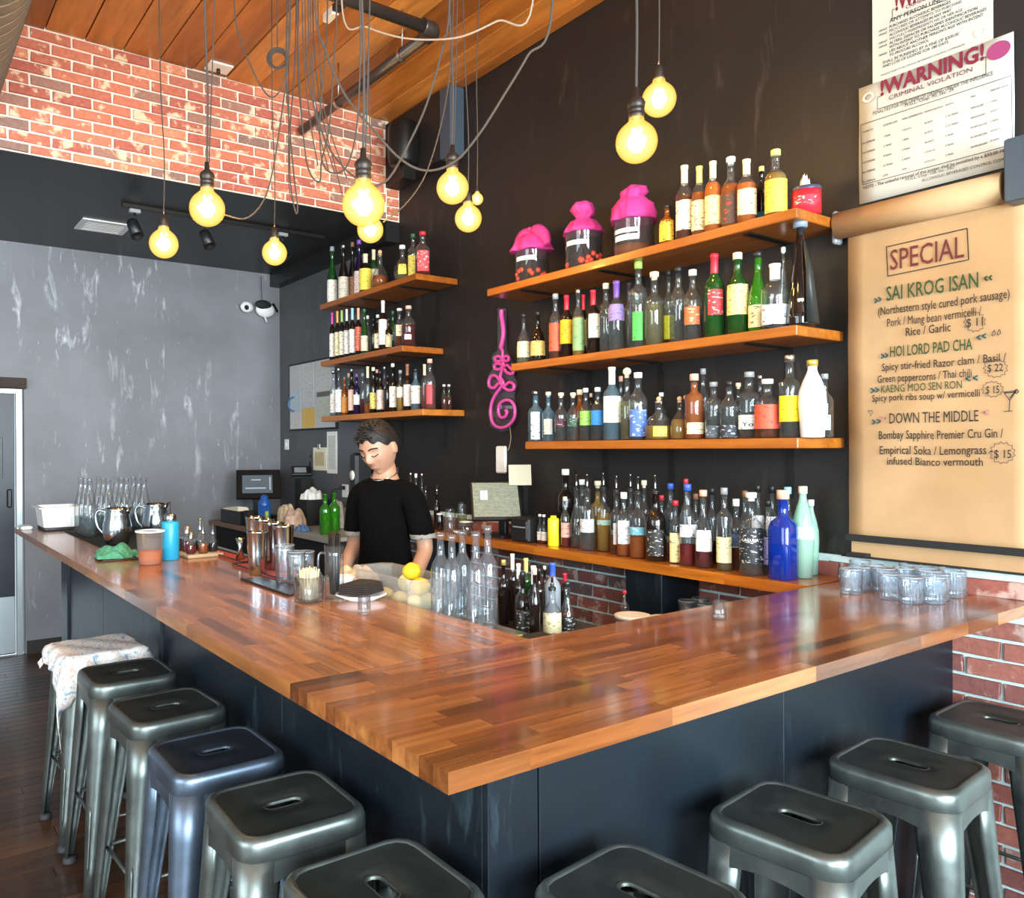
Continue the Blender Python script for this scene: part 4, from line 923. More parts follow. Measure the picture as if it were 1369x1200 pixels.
cloth_jar(847,53,248,292,'amber',.28,'largest nearly empty jar under pink cloth, third from left','wrap',4,False)
X=2.80; p=at(1077,247,'x',X); r=37*depth(p)/FPX/2; h=p.z-SZ['R1']
t=thing('red_tin','red round tin with white tissue on top right shelf end','tin',(X+.04,p.y+.02,SZ['R1']+.0006))
MB().lathe([(.001,0),(r,0),(r,h-.012),(.001,h-.012)],28).build('tin_body',m_('tin_red',(.50,.02,.035),.35),t)
MB().lathe([(r*1.02,h-.013),(r*1.04,h-.004),(r*.98,h),(.001,h-.004)],28).build('lid',m_('tin_lid',(.06,.07,.12),.3,.3),t)
MB().lathe([(r*1.004,h*.30),(r*1.004,h*.62)],16,a0=math.atan2(-p.y,-X)-.9,a1=math.atan2(-p.y,-X)+.9).build('label',labmat('b02838','f0d8d8'),t)
tag(crumple(.022,.018,.055,12,8).build('tissue',PAPER,None,(X+.035,p.y+.022,SZ['R1']+.0006+h)),'crumpled white tissue on the red tin','tissue')
X=2.79; p=at(1070,294,'x',X); hh=p.z-SZ['R2']-.001
t=thing('display_bottle','tall conical black bottle with ribbon and round medallion','bottle',(X,p.y,SZ['R2']+.0006))
zb=.012; r=36*depth(p)/FPX/2
MB().lathe([(.001,0),(r*.95,0),(r,.01),(r*.98,hh*.12),(r*.62,hh*.48),(r*.32,hh*.75),(r*.26,hh*.93),(.001,hh*.93)],24).build('glass_body',GL['d'],t)
MB().lathe([(.001,hh*.93),(r*.50,hh*.93),(r*.50,hh-.001),(.001,hh)],20).build('cap',m_('cap_slate',(.20,.26,.34),.4),t)
a=math.atan2(-p.y,-X)
MB().lathe([(r*.93,hh*.10),(r*.86,hh*.25)],8,a0=a-.25,a1=a+.25).build('medallion',m_('medallion',(.62,.55,.38),.5),t)
MB().loft([[(r*.35*math.cos(a+q),r*.35*math.sin(a+q),hh*.80) for q in (.5,.9,1.2,1.6)],[(r*.9*math.cos(a+q),r*.9*math.sin(a+q),hh*.5) for q in (.4,.9,1.2,1.7)],[(r*1.3*math.cos(a+q),r*1.3*math.sin(a+q),hh*.02) for q in (.3,.8,1.3,1.9)]],smooth=True).build('ribbon',m_('black_ribbon',(.02,.024,.022),.45),t)

# ================================================================== back counter devices
def wallpt(px,py,off=.003): return at(px,py,'x',XW-off)
# register screen facing the bartender side
t=thing('touch_terminal','grey lit touch screen terminal on the back counter','terminal',(2.86,3.43,BAR+.0006))
SCR=mat('screen_glow',(.10,.11,.10),.25); nt=SCR.node_tree;N,L=nt.nodes,nt.links;b=P(SCR)
v=texco(N,L,(1,1,1),'Generated',(R(90),0,0)); br=N.new('ShaderNodeTexBrick'); br.inputs['Scale'].default_value=9; br.inputs['Color1'].default_value=(.26,.28,.17,1); br.inputs['Color2'].default_value=(.13,.15,.10,1); br.inputs['Mortar'].default_value=(.03,.035,.03,1)
br.inputs['Mortar Size'].default_value=.04
L.new(v.outputs[0],br.inputs[0]); L.new(br.outputs[0],b.inputs['Emission Color']); b.inputs['Emission Strength'].default_value=1.2
A_=at(637,690,'x',2.80); 
def slab(parent,name,c,w_,h_,d_,az,tilt,m,b=.004):
    # slab centred at c, facing direction az, leaning back by tilt
    o=MB().box(-w_/2,w_/2,-d_/2,d_/2,-h_/2,h_/2,b=b).build(name,m,parent,c); o.rotation_euler=(R(-tilt),0,az+PI/2); return o
az=math.atan2(-.84,-.54)
scr=slab(t,'screen_housing',(-.05,-.01,.20),.275,.245,.028,az,36,BLACK)
MB().box(-.126,.126,-.0162,-.0144,-.108,.112).build('screen',SCR,scr)
MB().box(-.085,-.045,-.0172,-.0164,.0,.06).build('blue_tile',mat('tile_blue',(.35,.45,.6),.4,emit=(.35,.45,.6),es=.6),scr)
MB().box(-.07,.06,-.09,.09,0,.018,b=.004).box(.0,.03,-.03,.03,.018,.17,b=.004).build('stand',BLACK,t)
tag(slab(None,'price_card',(2.935,3.36,BAR+.345),.125,.115,.004,az,12,mat('card_cream',(.50,.48,.36),.7),0),'cream card standing behind the touch screen','card')
MB().box(2.955,2.985,3.35,3.40,BAR+.0006,BAR+.285).build('card_holder',BLACK,None)
tag(D.objects['card_holder'],'black card holder behind the touch screen','holder')
t=thing('receipt_printer','black receipt printer beside the touch screen','printer',(2.865,3.185,BAR+.0006))
MB().box(-.09,.09,-.075,.075,0,.13,b=.01).build('printer_body',BLACK,t); MB().box(-.092,-.089,-.05,.05,.075,.082).build('paper_slot',CGY,t); MB().box(-.094,-.09,-.06,-.052,.02,.11).build('side_strip',STEELB,t)
# yellow squeeze bottle
p=at(740,724,'x',2.80); lathe_thing('squeeze_bottle','bright yellow squeeze bottle beside the receipt printer','bottle',(2.80,p.y,BAR+.0006),
 [('body',[(.001,0),(.026,0),(.029,.004),(.029,.13),(.026,.14),(.001,.141)],mat('squeeze_yellow',(.85,.78,.02),.45)),('cap',[(.001,.141),(.016,.141),(.014,.153),(.001,.153)],mat('squeeze_yellow',(.8,.7,.02)))])
for k,px in enumerate((718,727)):
    p=at(px,672,'x',2.83); t=bottle('small',.017,.15,'c','cap',CW,('d8d4cc',.12,.42,1.1),'red',.3,base=(2.83,p.y if k else 3.085,BAR+.0006),face=-2.2); tag(t,['small clear bottle with red liquor left of squeeze bottle','small clear bottle touching the yellow squeeze bottle'][k],'bottle','small bottles beside the squeeze bottle')
# jars behind the bartender
def jar(px,X,r,h,lb,m_=PGL,lid=None,fill=None,ll='water'):
    p=at(px,690,'x',X); pr=[('glass_body',[(.001,0),(r*.92,0),(r,.006),(r,h*.8),(r*.85,h*.9),(r*.85,h)],m_)]
    if lid: pr.append(('lid',[(r*.9,h*.93),(r*.93,h),(.001,h+.004)],lid))
    if fill: pr.append(('contents',[(.001,.004),(r*.93,.004),(r*.93,h*fill),(.001,h*fill)],LIQ[ll]))
    lathe_thing('glass_jar',lb,'jar',(X,p.y,BAR+.0006),pr,'jars beside the touch screen')
jar(588,2.80,.022,.10,'small black lidded jar with white cloth top',GL['d'],WHITE); jar(602,2.80,.032,.135,'tall clear glass cylinder jar',PGL)
jar(618,2.93,.030,.17,'jar with dark lid and green label',PGL,BLACK,.5,'pale'); jar(623,2.78,.042,.075,'squat jar with white contents',PGL,WHITE,.6,'brown')
p=at(650,706,'x',2.76); lathe_thing('small_dish','cream coloured small dish in front of the touch screen','dish',(2.775,3.70,BAR+.0006),[('dish',[(.001,.002),(.025,0),(.045,.016),(.043,.018),(.001,.006)],PORC)])
# wall phone charger / card reader with cord, neon sign
p=wallpt(672,613); t=thing('card_reader','white card reader hanging on black wall under the pink sign','card reader',(XW-.012,p.y,p.z))
MB().box(-.011,.011,-.045,.045,-.085,.075,b=.008).build('body',WHITE,t)
NE=mat('neon_pink',(.60,.07,.33),.3,emit=(.9,.12,.45),es=.07)
t=thing('neon_sign','unlit looking pink curled tube sign on clear backing','sign',(0,0,0))
def npth(L_): return [wallpt(640+x/5,400+y/5,.035) for x,y in L_]
for nm,L_ in (('neon_tube',[(152,70),(152,110),(160,160),(165,220),(158,280),(148,325)]),('neon_tube',[(148,325),(160,350),(160,400),(165,440),(150,490),(145,520),(165,555),(158,575)]),
   ('neon_tube',[(160,400),(135,380),(112,388),(112,410),(135,415),(160,400),(180,380),(200,388),(198,408),(178,412),(160,402)]),
   ('neon_tube',[(165,450),(140,430),(110,435),(108,462),(135,468),(165,450),(190,440),(205,452),(230,480),(222,498),(190,490),(172,465)]),
   ('neon_tube',[(158,572),(125,520),(90,510),(68,545),(75,585),(105,590),(135,560),(158,572),(175,575),(205,555),(235,570),(232,600),(205,608),(175,595),(158,580)]),
   ('neon_tube',[(158,575),(110,640),(85,700),(80,770),(100,835),(150,858),(200,840),(238,790),(240,720),(215,680),(175,675),(140,700),(132,745),(145,785),(175,785),(190,755),(180,740)])):
    MB().tube(spline(npth(L_),5),.0135 if len(L_)<8 else .0095,8).build(nm,NE,t)
out=[(130,60),(185,60),(190,340),(235,420),(240,520),(262,560),(240,640),(255,760),(215,870),(150,890),(80,850),(65,740),(95,640),(58,580),(65,510),(95,470),(95,370),(130,340)]
f=[wallpt(640+x/5,400+y/5,.012) for x,y in out]; g=[q+Vector((-.006,0,0)) for q in f]
MB().loft([f,g],smooth=False).build('acrylic_backing',glass('acrylic',(.90,.90,.90),.7,.02,edge=.3),t)
MB().tube(spline([wallpt(681,568,.015),wallpt(683,585,.012),wallpt(680,600,.012),wallpt(677,602,.02)],5),.003,6).build('power_cord',CORDL,t)
# ================================================================== far corner
CTR2=mat('far_counter',(.22,.12,.07),.4)
t=thing('corner_counter','dark wooden corner counter under the second register','counter',(2.36,5.7,0)); MB().box(0,.675,0,1.08,.915,.955,b=.004).build('worktop',CTR2,t); MB().box(.05,.675,.03,1.05,0,.915).build('cabinet_body',BLACKM,t)
t=thing('hand_sink','stainless drainboard with raised back beside the green bottles','sink',(2.50,4.80,0)); STL=mat('dull_steel',(.50,.48,.42),.4,.5)
MB().box(0,.535,0,.87,.93,.962,b=.006).build('drainboard',STL,t); MB().box(.515,.535,0,.87,.962,1.10,b=.004).build('splashback',mat('cream_splash',(.62,.56,.42),.6),t); MB().box(.03,.5,.03,.84,0,.93).build('cabinet_body',BLACKM,t)
MB().box(-.008,.0,0,.87,.925,.968,b=.002).build('front_lip',STL,t)
Z2=.9555
t=thing('corner_register','dark tilted register screen in the far corner','register',(2.66,6.40,Z2))
az2=math.atan2(-.93,-.36); s_=slab(t,'screen_housing',(0,0,.31),.37,.27,.03,az2,30,IRON)
MB().box(-.135,.115,-.0162,-.0152,-.09,.08).build('screen',mat('dim_screen',(.05,.06,.07),.25,emit=(.10,.12,.14),es=.5),s_)
MB().box(-.11,.06,-.0172,-.0164,-.05,-.038).box(.09,.1,-.0172,-.0164,-.06,.06).box(-.06,.02,-.0172,-.0164,.03,.04).build('screen_lines',mat('screen_line',(.3,.33,.36),.4,emit=(.3,.33,.36),es=.4),s_)
MB().box(-.14,.14,-.10,.10,0,.05,b=.006).box(-.04,.04,-.03,.03,.05,.24,b=.004).build('stand',BLACK,t)
t=thing('cash_drawer','black cash drawer and printer with cream paper on top','printer',(2.40,6.12,Z2)); MB().box(-.03,.07,-.0,.40,0,.11,b=.004).build('drawer_body',BLACK,t)
MB().loft([[(-.03,.01,.112),(.07,.01,.112),(.07,.36,.112),(-.03,.36,.112)],[(-.02,.03,.15),(.06,.03,.14),(.06,.32,.13),(-.02,.32,.125)]],smooth=False).build('paper_sheet',CREAM,t)
lathe_thing('black_cup','black cup standing beside the cash drawer','cup',(2.43,6.03,Z2+.0006),[('body',[(.001,0),(.045,0),(.048,.12),(.044,.12),(.042,.01),(.001,.01)],BLACKM)])
p=at(371,700,'x',2.50); p.y=5.9; BLUEB=mat('blue_shaker_bottle',(.015,.09,.36),.3)
lathe_thing('sports_bottle','blue sports bottle in the far corner','bottle',(2.50,p.y,Z2+.0006),[('body',[(.001,0),(.045,0),(.048,.01),(.05,.17),(.001,.17)],BLUEB),('lid',[(.051,.168),(.051,.19),(.03,.215),(.03,.235),(.015,.25),(.001,.25)],BLUEB)])
t=thing('cordless_phone','black cordless phone with antenna on tall stand','phone',(2.96,6.15,Z2)); MB().box(-.05,.05,-.07,.07,0,.36,b=.006).build('stand',BLACKM,t)
ph=slab(t,'handset_base',(-.02,0,.42),.17,.12,.03,az2,55,BLACK); MB().box(-.06,.04,-.0165,-.0152,-.035,.035).build('key_pad',CGY,ph); MB().tube([(.03,-.05,.42),(.02,-.10,.56)],[.012,.007],8).build('antenna',BLACK,t)
for k,(px,py,sx,sy,h,mt,lb) in enumerate([(395,672,.07,.08,.20,BAG,'crumpled beige paper bag, left of the corner pile'),(408,690,.09,.08,.16,plain_noise('pink_paper','a88474','d8bda8',30,.8),'pinkish brown paper bundle low in the corner pile'),(412,655,.085,.09,.10,PAPER,'white folded papers on top of the corner pile'),(425,672,.06,.09,.24,plain_noise('white_bag','b4b0a8','dedad0',25,.7),'white paper bag beside the green bottles')]):
    x,y,z=[(2.66,5.84,Z2+.001),(2.60,5.56,.9635),(2.89,5.86,Z2+.202),(2.87,5.40,.9635)][k]
    tag(crumple(sx,sy,h,20,20+k,4.2).build('paper_bundle',mt,None,(x,y,z)),lb,'paper bundle','paper bundles in the far corner')
tag(MB().box(2.80,3.0,5.76,5.95,Z2+.001,Z2+.2,b=.004).box(2.79,2.80,5.80,5.91,Z2+.12,Z2+.16).build('dark_box',BLACKM),'black box under the white folded papers','box')
tag(crumple(.06,.07,.05,18,31,8).build('blue_rag',plain_noise('blue_rag','3a5c8c','5f83b0',50,.9),None,(2.57,5.36,.9635)),'crumpled blue rag on the drainboard','rag')
lathe_thing('marker','yellow green marker standing by blue bottle','marker',(2.47,5.78,Z2+.0006),[('body',[(.001,0),(.014,0),(.014,.10),(.001,.10)],m_('marker_olive',(.35,.38,.06),.5)),('cap',[(.015,.10),(.013,.13),(.001,.13)],CGR)])
for k,(px,X) in enumerate(((435,2.60),(447,2.71))):
    p=at(px,700,'x',X); p.y=min(p.y,5.55); t=bottle('wine',.040,.285,'G','none',None,None,'dark',.0,base=(X,p.y,.9625)); tag(t,['left green glass bottle on the drainboard','right green glass bottle nearer the wall'][k],'bottle','green bottles on the drainboard')
# items on the far part of the right wall
def wpanel(name,px0,py0,px1,py1,m,d=.012,lb='',cat='',b=.002):
    a=wallpt(px0,py0);c=wallpt(px1,py1); y0,y1=sorted((a.y,c.y)); z0,z1=sorted((a.z,c.z))
    t=thing(name,lb,cat,(XW-.001,(y0+y1)/2,(z0+z1)/2)); MB().box(-d,0,-(y1-y0)/2,(y1-y0)/2,-(z1-z0)/2,(z1-z0)/2,b=b).build('panel',m,t); return t,(y1-y0)/2,(z1-z0)/2,d
t,hy,hz,d=wpanel('notice_board',389,488,452,573,IRON,.02,'framed notice board with licences behind left shelves','notice board')
MB().box(-.0215,-.0201,-hy+.015,hy-.015,-hz+.015,hz-.015).build('backing',mat('board_grey',(.52,.52,.53),.6),t)
for (u0,u1,w0,w1,c) in ((.04,.26,.62,.95,'c4c4c2'),(.30,.56,.62,.97,'cac9c6'),(.60,.90,.55,.97,'c8c8c6'),(.62,.9,.46,.53,'6c655f'),(.30,.56,.34,.6,'c6c6c6'),(.04,.27,.30,.58,'bcc6cc'),(.30,.58,.03,.32,'dcb65c'),(.62,.92,.12,.44,'c2c4b8'),(.04,.27,.03,.27,'cfc8c4')):
    y0,y1=hy-2*hy*u1,hy-2*hy*u0; z0,z1=-hz+2*hz*w0,-hz+2*hz*w1
    MB().box(-.0235,-.0217,y0,y1,z0,z1).build('notice_sheet',labmat(c,'606060',.5),t)
aa=[(-.0245,hy-2*hy*.10+.09*math.cos(q),-hz+2*hz*.40+.06*math.sin(q)) for q in [(-1.9+3.8*k/12) for k in range(13)]]
MB().tube(aa,.009,6).build('blue_arc',m_('print_blue',(.10,.22,.42),.6),t)
t,hy,hz,d=wpanel('light_switch',381,587,386,601,WHITE,.008,'white switch plate near the far corner','switch'); MB().box(-.014,-.0082,-.008,.008,-.02,.02).build('toggle',WHITE,t)
t,hy,hz,d=wpanel('wall_outlet',458,647,466,665,WHITE,.008,'white wall outlet with black plug','outlet'); MB().box(-.04,-.0082,-.01,.025,.01,.04,b=.004).build('plug',BLACK,t); MB().tube(spline([(-.03,.02,.02),(-.05,.12,.0),(-.04,.18,-.10),(-.05,.12,-.16)],5),.004,6).build('cord',BLACK,t)
t,hy,hz,d=wpanel('clipboard_notes',419,598,437,629,CREAM,.006,'cream note pad pinned on the grey wall','note pad'); MB().box(-.014,-.0062,-.02,.03,hz-.01,hz+.03,b=.003).build('clip',STEELB,t); MB().box(-.0072,-.0062,-hy*.7,hy*.7,-hz*.6,hz*.6).build('written_lines',labmat('c8b88e','6a5a40',.5),t)
t,hy,hz,d=wpanel('receipt_strip',437,577,451,633,PAPER,.003,'long white receipt strip beside the note pad','receipt'); MB().box(-.004,-.0032,-hy*.7,hy*.7,-hz*.8,hz*.8).build('written_lines',labmat('d0cec6','777777',.5),t)
t=thing('air_pot','black coffee airpot dispenser behind the bartender','dispenser',(2.86,5.0,.9625)); p=at(476,605,'x',2.86)
MB().box(-.07,.07,-.055,.055,0,p.z-.9625,b=.02).build('body',BLACK,t); MB().lathe([(.001,0),(.035,0),(.035,.004),(.001,.004)],20).build('round_badge',PAPER,t,(-.072,.0,p.z-.9625-.16),(0,R(-90),0)); MB().tube([(-.085,-.03,.28),(-.085,-.03,.16)],.014,10).build('tap',STEEL,t)
# hanging ornament on the far wall
p=at(342,413,'y',YF-.05); t=thing('hanging_ornament','black and white hanging bird-like ornament on grey far wall','ornament',p)
MB().sphere((.09,0,0),.085,14,9,sc=(1.1,.5,.8)).build('body',WHITE,t); MB().sphere((-.085,0,.01),.055,14,9,sc=(1.1,.6,.9)).build('head',WHITE,t); MB().sphere((.06,-.03,.04),.06,12,8,sc=(1.3,.4,.7)).build('dark_back',BLACKM,t)
MB().sphere((-.10,-.035,.0),.022,10,6,sc=(1,.4,1)).build('eye_patch',BLACKM,t); MB().loft([[(.14,-.01,.05),(.17,-.01,.07),(.16,.01,.05)],[(.21,-.01,-.01),(.22,0,.0),(.21,.01,-.01)]]).build('tail',BLACKM,t)
MB().tube([(.06,0,.08),(.05,0,.30)],.003,5).build('string',BLACK,t); MB().tube([(.08,-.01,-.06),(.10,-.01,-.11)],.008,6).build('foot',WHITE,t)

# ================================================================== ceiling fittings
def pz(px,py,z): return at(px,py,'z',z)
t=thing('conduit_pipe','black steel conduit with elbow under the wooden ceiling','pipe',(0,0,0)); zc=3.62
A=pz(-40,-175,zc) if 0 else Vector((.9,3.21,zc)); E_=Vector((2.262,3.21,zc)); B_=Vector((2.262,4.70,zc))
MB().tube([A,E_-Vector((.04,0,0))],.03,14).build('pipe_run',PIPE,t); MB().tube([E_+Vector((0,.04,0)),B_],.028,14).build('pipe_run',PIPE,t)
MB().tube(spline([E_-Vector((.07,0,0)),E_-Vector((.02,-.004,0)),E_+Vector((0,.02,0)),E_+Vector((0,.07,0))],5),.04,14).build('elbow',PIPE,t)
for q in (Vector((1.4,3.21,zc)),Vector((2.262,4.2,zc)),Vector((2.262,3.5,zc))):
    MB().tube([q+Vector((0,0,.03)),Vector((q.x,q.y,ZC-.005))],.005,6).build('hanger_rod',STEELB,t)
    MB().lathe([(.034,-.012),(.034,.012)],16).build('clamp',STEELB,t,q,(R(90) if abs(q.x-2.262)<.1 else 0,0 if abs(q.x-2.262)<.1 else R(90),0))
# spiral duct at upper left
t=thing('spiral_duct','large round grey spiral duct at top left corner','duct',(0,0,0)); DUCT=mat('duct_metal',(.20,.185,.165),.42,.35)
dx=.26; mb=MB(); mb.tube([(dx,-2.0,3.55),(dx,4.74,3.55)],.29,32,cap=False); mb.build('duct_tube',DUCT,t)
for k in range(48):
    y=.0+k*.1; MB().lathe([(.2905,-.004),(.297,0),(.2905,.004)],32).build('duct_seam',DUCT,t,(dx,y,3.55),(R(90),0,0)) if k>=20 else None
# track adaptor hanging from the boards
t=thing('track_adaptor','small white and black track adaptor on the ceiling','light fitting',pz(438,24,3.83)); MB().box(-.02,.02,-.09,.02,-.02,.03,b=.004).build('white_body',WHITE,t,None,(0,0,.0)); MB().box(-.022,.022,-.20,-.091,-.012,.03,b=.003).build('black_body',BLACK,t)
for nm,(px,py) in (('white ceiling patch plate near brick wall',(288,96)),): 
    q=pz(px,py,ZC-.012); t=thing('ceiling_plate',nm,'plate',q); MB().box(-.07,.07,-.12,.0,-.004,.008,b=.002).build('plate_body',WHITE,t); MB().tube([(0,-.05,-.004),(0,-.05,-.03)],.012,8).build('hook_base',BLACK,t)
# vent in the soffit
t=thing('ceiling_vent','white slotted vent in the black soffit','vent',(1.325,5.98,ZS-.0005)); MB().box(-.165,.165,-.15,-.12,-.012,0).box(-.165,.165,.12,.15,-.012,0).box(-.165,-.13,-.12,.12,-.012,0).box(.13,.165,-.12,.12,-.012,0).build('frame',WHITE,t)
for k in range(6): MB().box(-.128,.128,-.108+k*.04,-.088+k*.04,-.010,-.002).build('slat',WHITE,t)
# track rail and heads under soffit
t=thing('track_rail','thin black track rail along the soffit','track',(1.30,5.35,ZS)); MB().box(0,1.45,-.015,.015,-.03,-.0005,b=.002).build('rail',IRON,t)
for k,(x,lb) in enumerate(((1.38,'left black track spotlight under the soffit'),(1.86,'middle black track spotlight under the soffit'),(2.42,'right black track spotlight under the soffit'))):
    t=thing('track_spotlight',lb,'spotlight',(x,5.35,ZS-.031),0,'track spotlights'); MB().box(-.035,.035,-.018,.018,-.025,0,b=.003).build('adapter',CGY,t)
    MB().tube([(0,0,-.02),(.0,0,-.07)],.008,8).build('stem',IRON,t); MB().lathe([(.001,0),(.035,0),(.038,.02),(.042,.12),(.036,.12),(.03,.1),(.001,.1)],18).build('lamp_head',BLACK,t,(-.01,.03,-.075),(R(150),0,R(20)))
# speaker on the box beam
t=thing('wall_speaker','black wall speaker on bracket below the ceiling beam','speaker',(2.85,4.40,3.55))
MB().lathe([(.001,-.13),(.08,-.13),(.09,-.11),(.095,0),(.09,.11),(.075,.15),(.001,.16)],24,n=3).build('speaker_body',IRON,t,None,(0,0,.3)); MB().box(-.02,.078,-.03,.03,-.22,-.131,b=.004).build('bracket',IRON,t)
# ================================================================== bulbs and cords
BULBG=None
def bulb_glass():
    m,nt,N,L=nodes('amber_bulb_glass'); o=N.new('ShaderNodeOutputMaterial'); tr=N.new('ShaderNodeBsdfTransparent'); tr.inputs[0].default_value=(1,.86,.45,1)
    em=N.new('ShaderNodeEmission'); em.inputs[1].default_value=1.25
    gl=N.new('ShaderNodeBsdfGlossy'); gl.inputs['Roughness'].default_value=.05; lw=N.new('ShaderNodeLayerWeight'); lw.inputs[0].default_value=.5
    r=ramp(N,[(0,(1.0,.86,.50)),(.35,(1,.78,.24)),(.7,(.92,.62,.11)),(.9,(.62,.32,.05)),(1,(.9,.6,.2))]); L.new(lw.outputs['Facing'],r.inputs[0]); L.new(r.outputs[0],em.inputs[0])
    a=N.new('ShaderNodeMixShader'); a.inputs[0].default_value=.48; L.new(tr.outputs[0],a.inputs[1]); L.new(em.outputs[0],a.inputs[2])
    b=N.new('ShaderNodeMixShader'); b.inputs[0].default_value=.08; L.new(a.outputs[0],b.inputs[1]); L.new(gl.outputs[0],b.inputs[2]); L.new(b.outputs[0],o.inputs[0]); return m
BG=bulb_glass(); FIL=mat('filament_glow',(1,.8,.4),.5,emit=(1,.74,.34),es=45); SOCK=mat('socket_bronze',(.035,.027,.022),.4,.5); BRASS=mat('brass_thread',(.45,.28,.10),.3,.9)
BUL=[(219,326,19,.125,'pendant bulb nearest the left, below the black soffit',1),(277,279,23.5,.125,'pendant bulb second from left over the long bar arm',2),(367,338,16.5,.125,'small looking pendant bulb third from left',1),
 (486,274,28.5,.125,'largest pendant bulb in the middle cluster',2),(495,307,17.5,.125,'pendant bulb just behind and below the largest one',1),(605,251,21.5,.125,'pendant bulb in front of the dark steel column',2),
 (626,292,18,.125,'pendant bulb right below the column bulb',1),(638,266,8,.06,'tiny amber bulb peeking out right of the column bulb',0),(851,190,27.5,.125,'lower of the two pendant bulbs above the right shelves',2),(881,133,22.5,.125,'upper of the two pendant bulbs above the right shelves',1)]
BP=[]
for px,py,rp_,dia,lb,ty in BUL:
    d=FPX*dia/2/rp_; c=atd(px,py,d); k=dia/.125; BP.append(c)
    t=thing('pendant_bulb',lb,'pendant lamp',c,0,'globe pendant bulbs')
    r=.0625*k; MB().lathe([(.001,-r)]+[(r*math.cos(a),r*math.sin(a)) for a in [(-1.45+ .15*j) for j in range(17)]][:-1]+[(.024*k,.062*k),(.022*k,.076*k)],28).build('globe',BG,t)
    MB().lathe([(.001,-.03*k),(.014*k,-.028*k),(.019*k,0),(.012*k,.03*k),(.004*k,.04*k),(.001,.04*k)],12).build('filament',FIL,t)
    MB().lathe([(.004*k,.038*k),(.005*k,.06*k),(.010*k,.076*k)],10).build('glass_stem',BG,t)
    if ty==2: MB().lathe([(.0225*k,.074*k),(.024*k,.078*k),(.024*k,.086*k),(.0225*k,.088*k),(.024*k,.090*k),(.024*k,.10*k),(.0225*k,.102*k),(.025*k,.106*k),(.027*k,.118*k),(.022*k,.128*k),(.010*k,.138*k),(.008*k,.165*k),(.003,.168*k)],20).build('socket',SOCK,t)
    else: MB().lathe([(.019*k,.074*k),(.020*k,.08*k),(.018*k,.10*k),(.019*k,.115*k),(.010*k,.125*k),(.004,.13*k)],18).build('socket',SOCK,t)
    MB().lathe([(.0228*k,.070*k),(.0228*k,.075*k)],16).build('collar',BRASS,t)
    if ty:
        l=D.lights.new('bulb_light','POINT'); l.energy=28; l.color=(1,.66,.30); l.shadow_soft_size=.03; lo=D.objects.new('bulb_light',l); COL.objects.link(lo); lo.location=c
def cord(name,lb,pts,r=.0035,m=CORDM,n=8):
    o=MB().tube(spline(pts,n),r,6).build(name,m); tag(o,lb,'cord','hanging cloth cords'); return o
NTH=['leftmost bulb','second bulb','third bulb','largest bulb','bulb behind the largest','bulb before the column','bulb below the column bulb','tiny amber bulb','lower right bulb','upper right bulb']
rc_=random.Random(3)
for k,(c,bb_) in enumerate(zip(BP,BUL)):
    h=.166 if bb_[5]==2 else .128; h*=bb_[3]/.125
    a=c+Vector((0,0,h)); topx=rc_.uniform(-.03,.03)
    pts=[a,a+Vector((.004,0,.25)),a+Vector((-.006+topx*.3,0,.6)),Vector((c.x+topx,c.y,ZC-.005))]
    cord('lamp_cord','straight cloth cord feeding the '+NTH[k],pts,.0042 if bb_[5]==2 else .0028)
    if bb_[5]==2 and k not in(8,):
        pts=[a+Vector((.008,0,0)),a+Vector((.02,0,.3)),a+Vector((.045,.01,.8)),Vector((c.x+.08,c.y,ZC-.005))]
        cord('lamp_cord','second thinner cord beside the '+NTH[k],pts,.0025)
def ptsd(L_,d0,d1=None,up=True):
    d1=d1 or d0; o=[]
    for i,(x,y) in enumerate(L_): o.append(atd(x,y,d0+(d1-d0)*i/(len(L_)-1)))
    return o
def uptop(p): return Vector((p.x,p.y,ZC-.005))
def swag(lb,L_,d0,d1,r=.0032,m=CORDM,e0=True,e1=True):
    e0=True
    q=ptsd(L_,d0,d1)
    if e0: q=[uptop(q[0])]+q
    if e1: q=q+[uptop(q[-1])]
    cord('draped_cord',lb,q,r,m)
swag('cord loop dipping left of the wire coil',[(313,0),(322,55),(345,108),(363,130),(378,112),(387,60),(388,0)],3.3,3.2)
swag('cord curving down to the second bulb from the left',[(387,4),(384,90),(374,170),(363,235),(350,272),(328,292),(300,287)],3.1,2.95,e1=False)
swag('narrow cord loop ending above the third bulb',[(396,0),(394,90),(388,170),(388,240),(395,283),(398,276),(393,235),(383,110),(384,0)],3.4,3.3)
swag('cord loop crossing the brick wall left of the largest bulb',[(399,0),(398,90),(404,165),(412,225),(427,243),(430,215),(440,170),(446,90),(450,0)],3.3,3.1)
swag('long slack cord reaching the largest bulb from the left',[(408,0),(410,80),(418,135),(436,190),(458,222),(478,240)],3.0,2.6,e1=False)
swag('thin cord reaching the bulb behind the largest one',[(418,0),(421,80),(432,160),(445,210),(458,262)],3.9,3.9,e1=False)
swag('long swag cord sweeping from the ceiling across to the right',[(421,0),(436,70),(462,128),(498,172),(535,212),(570,228),(608,216),(640,180),(672,130),(705,75),(738,10)],2.8,2.6,.0042)
swag('cord hanging down to the right of the largest bulb',[(601,0),(590,70),(570,140),(545,195),(520,238),(498,250)],2.9,2.7,.004,e1=False)
swag('cord sweeping down to the hidden bulb behind the largest',[(606,0),(602,90),(590,165),(568,235),(540,275),(512,297)],3.6,3.9,.0038,e1=False)
swag('pale cord swagging sideways under the conduit elbow',[(458,16),(490,36),(535,50),(580,53),(620,48),(665,28),(712,4)],3.0,2.7,.0036,CORDL)
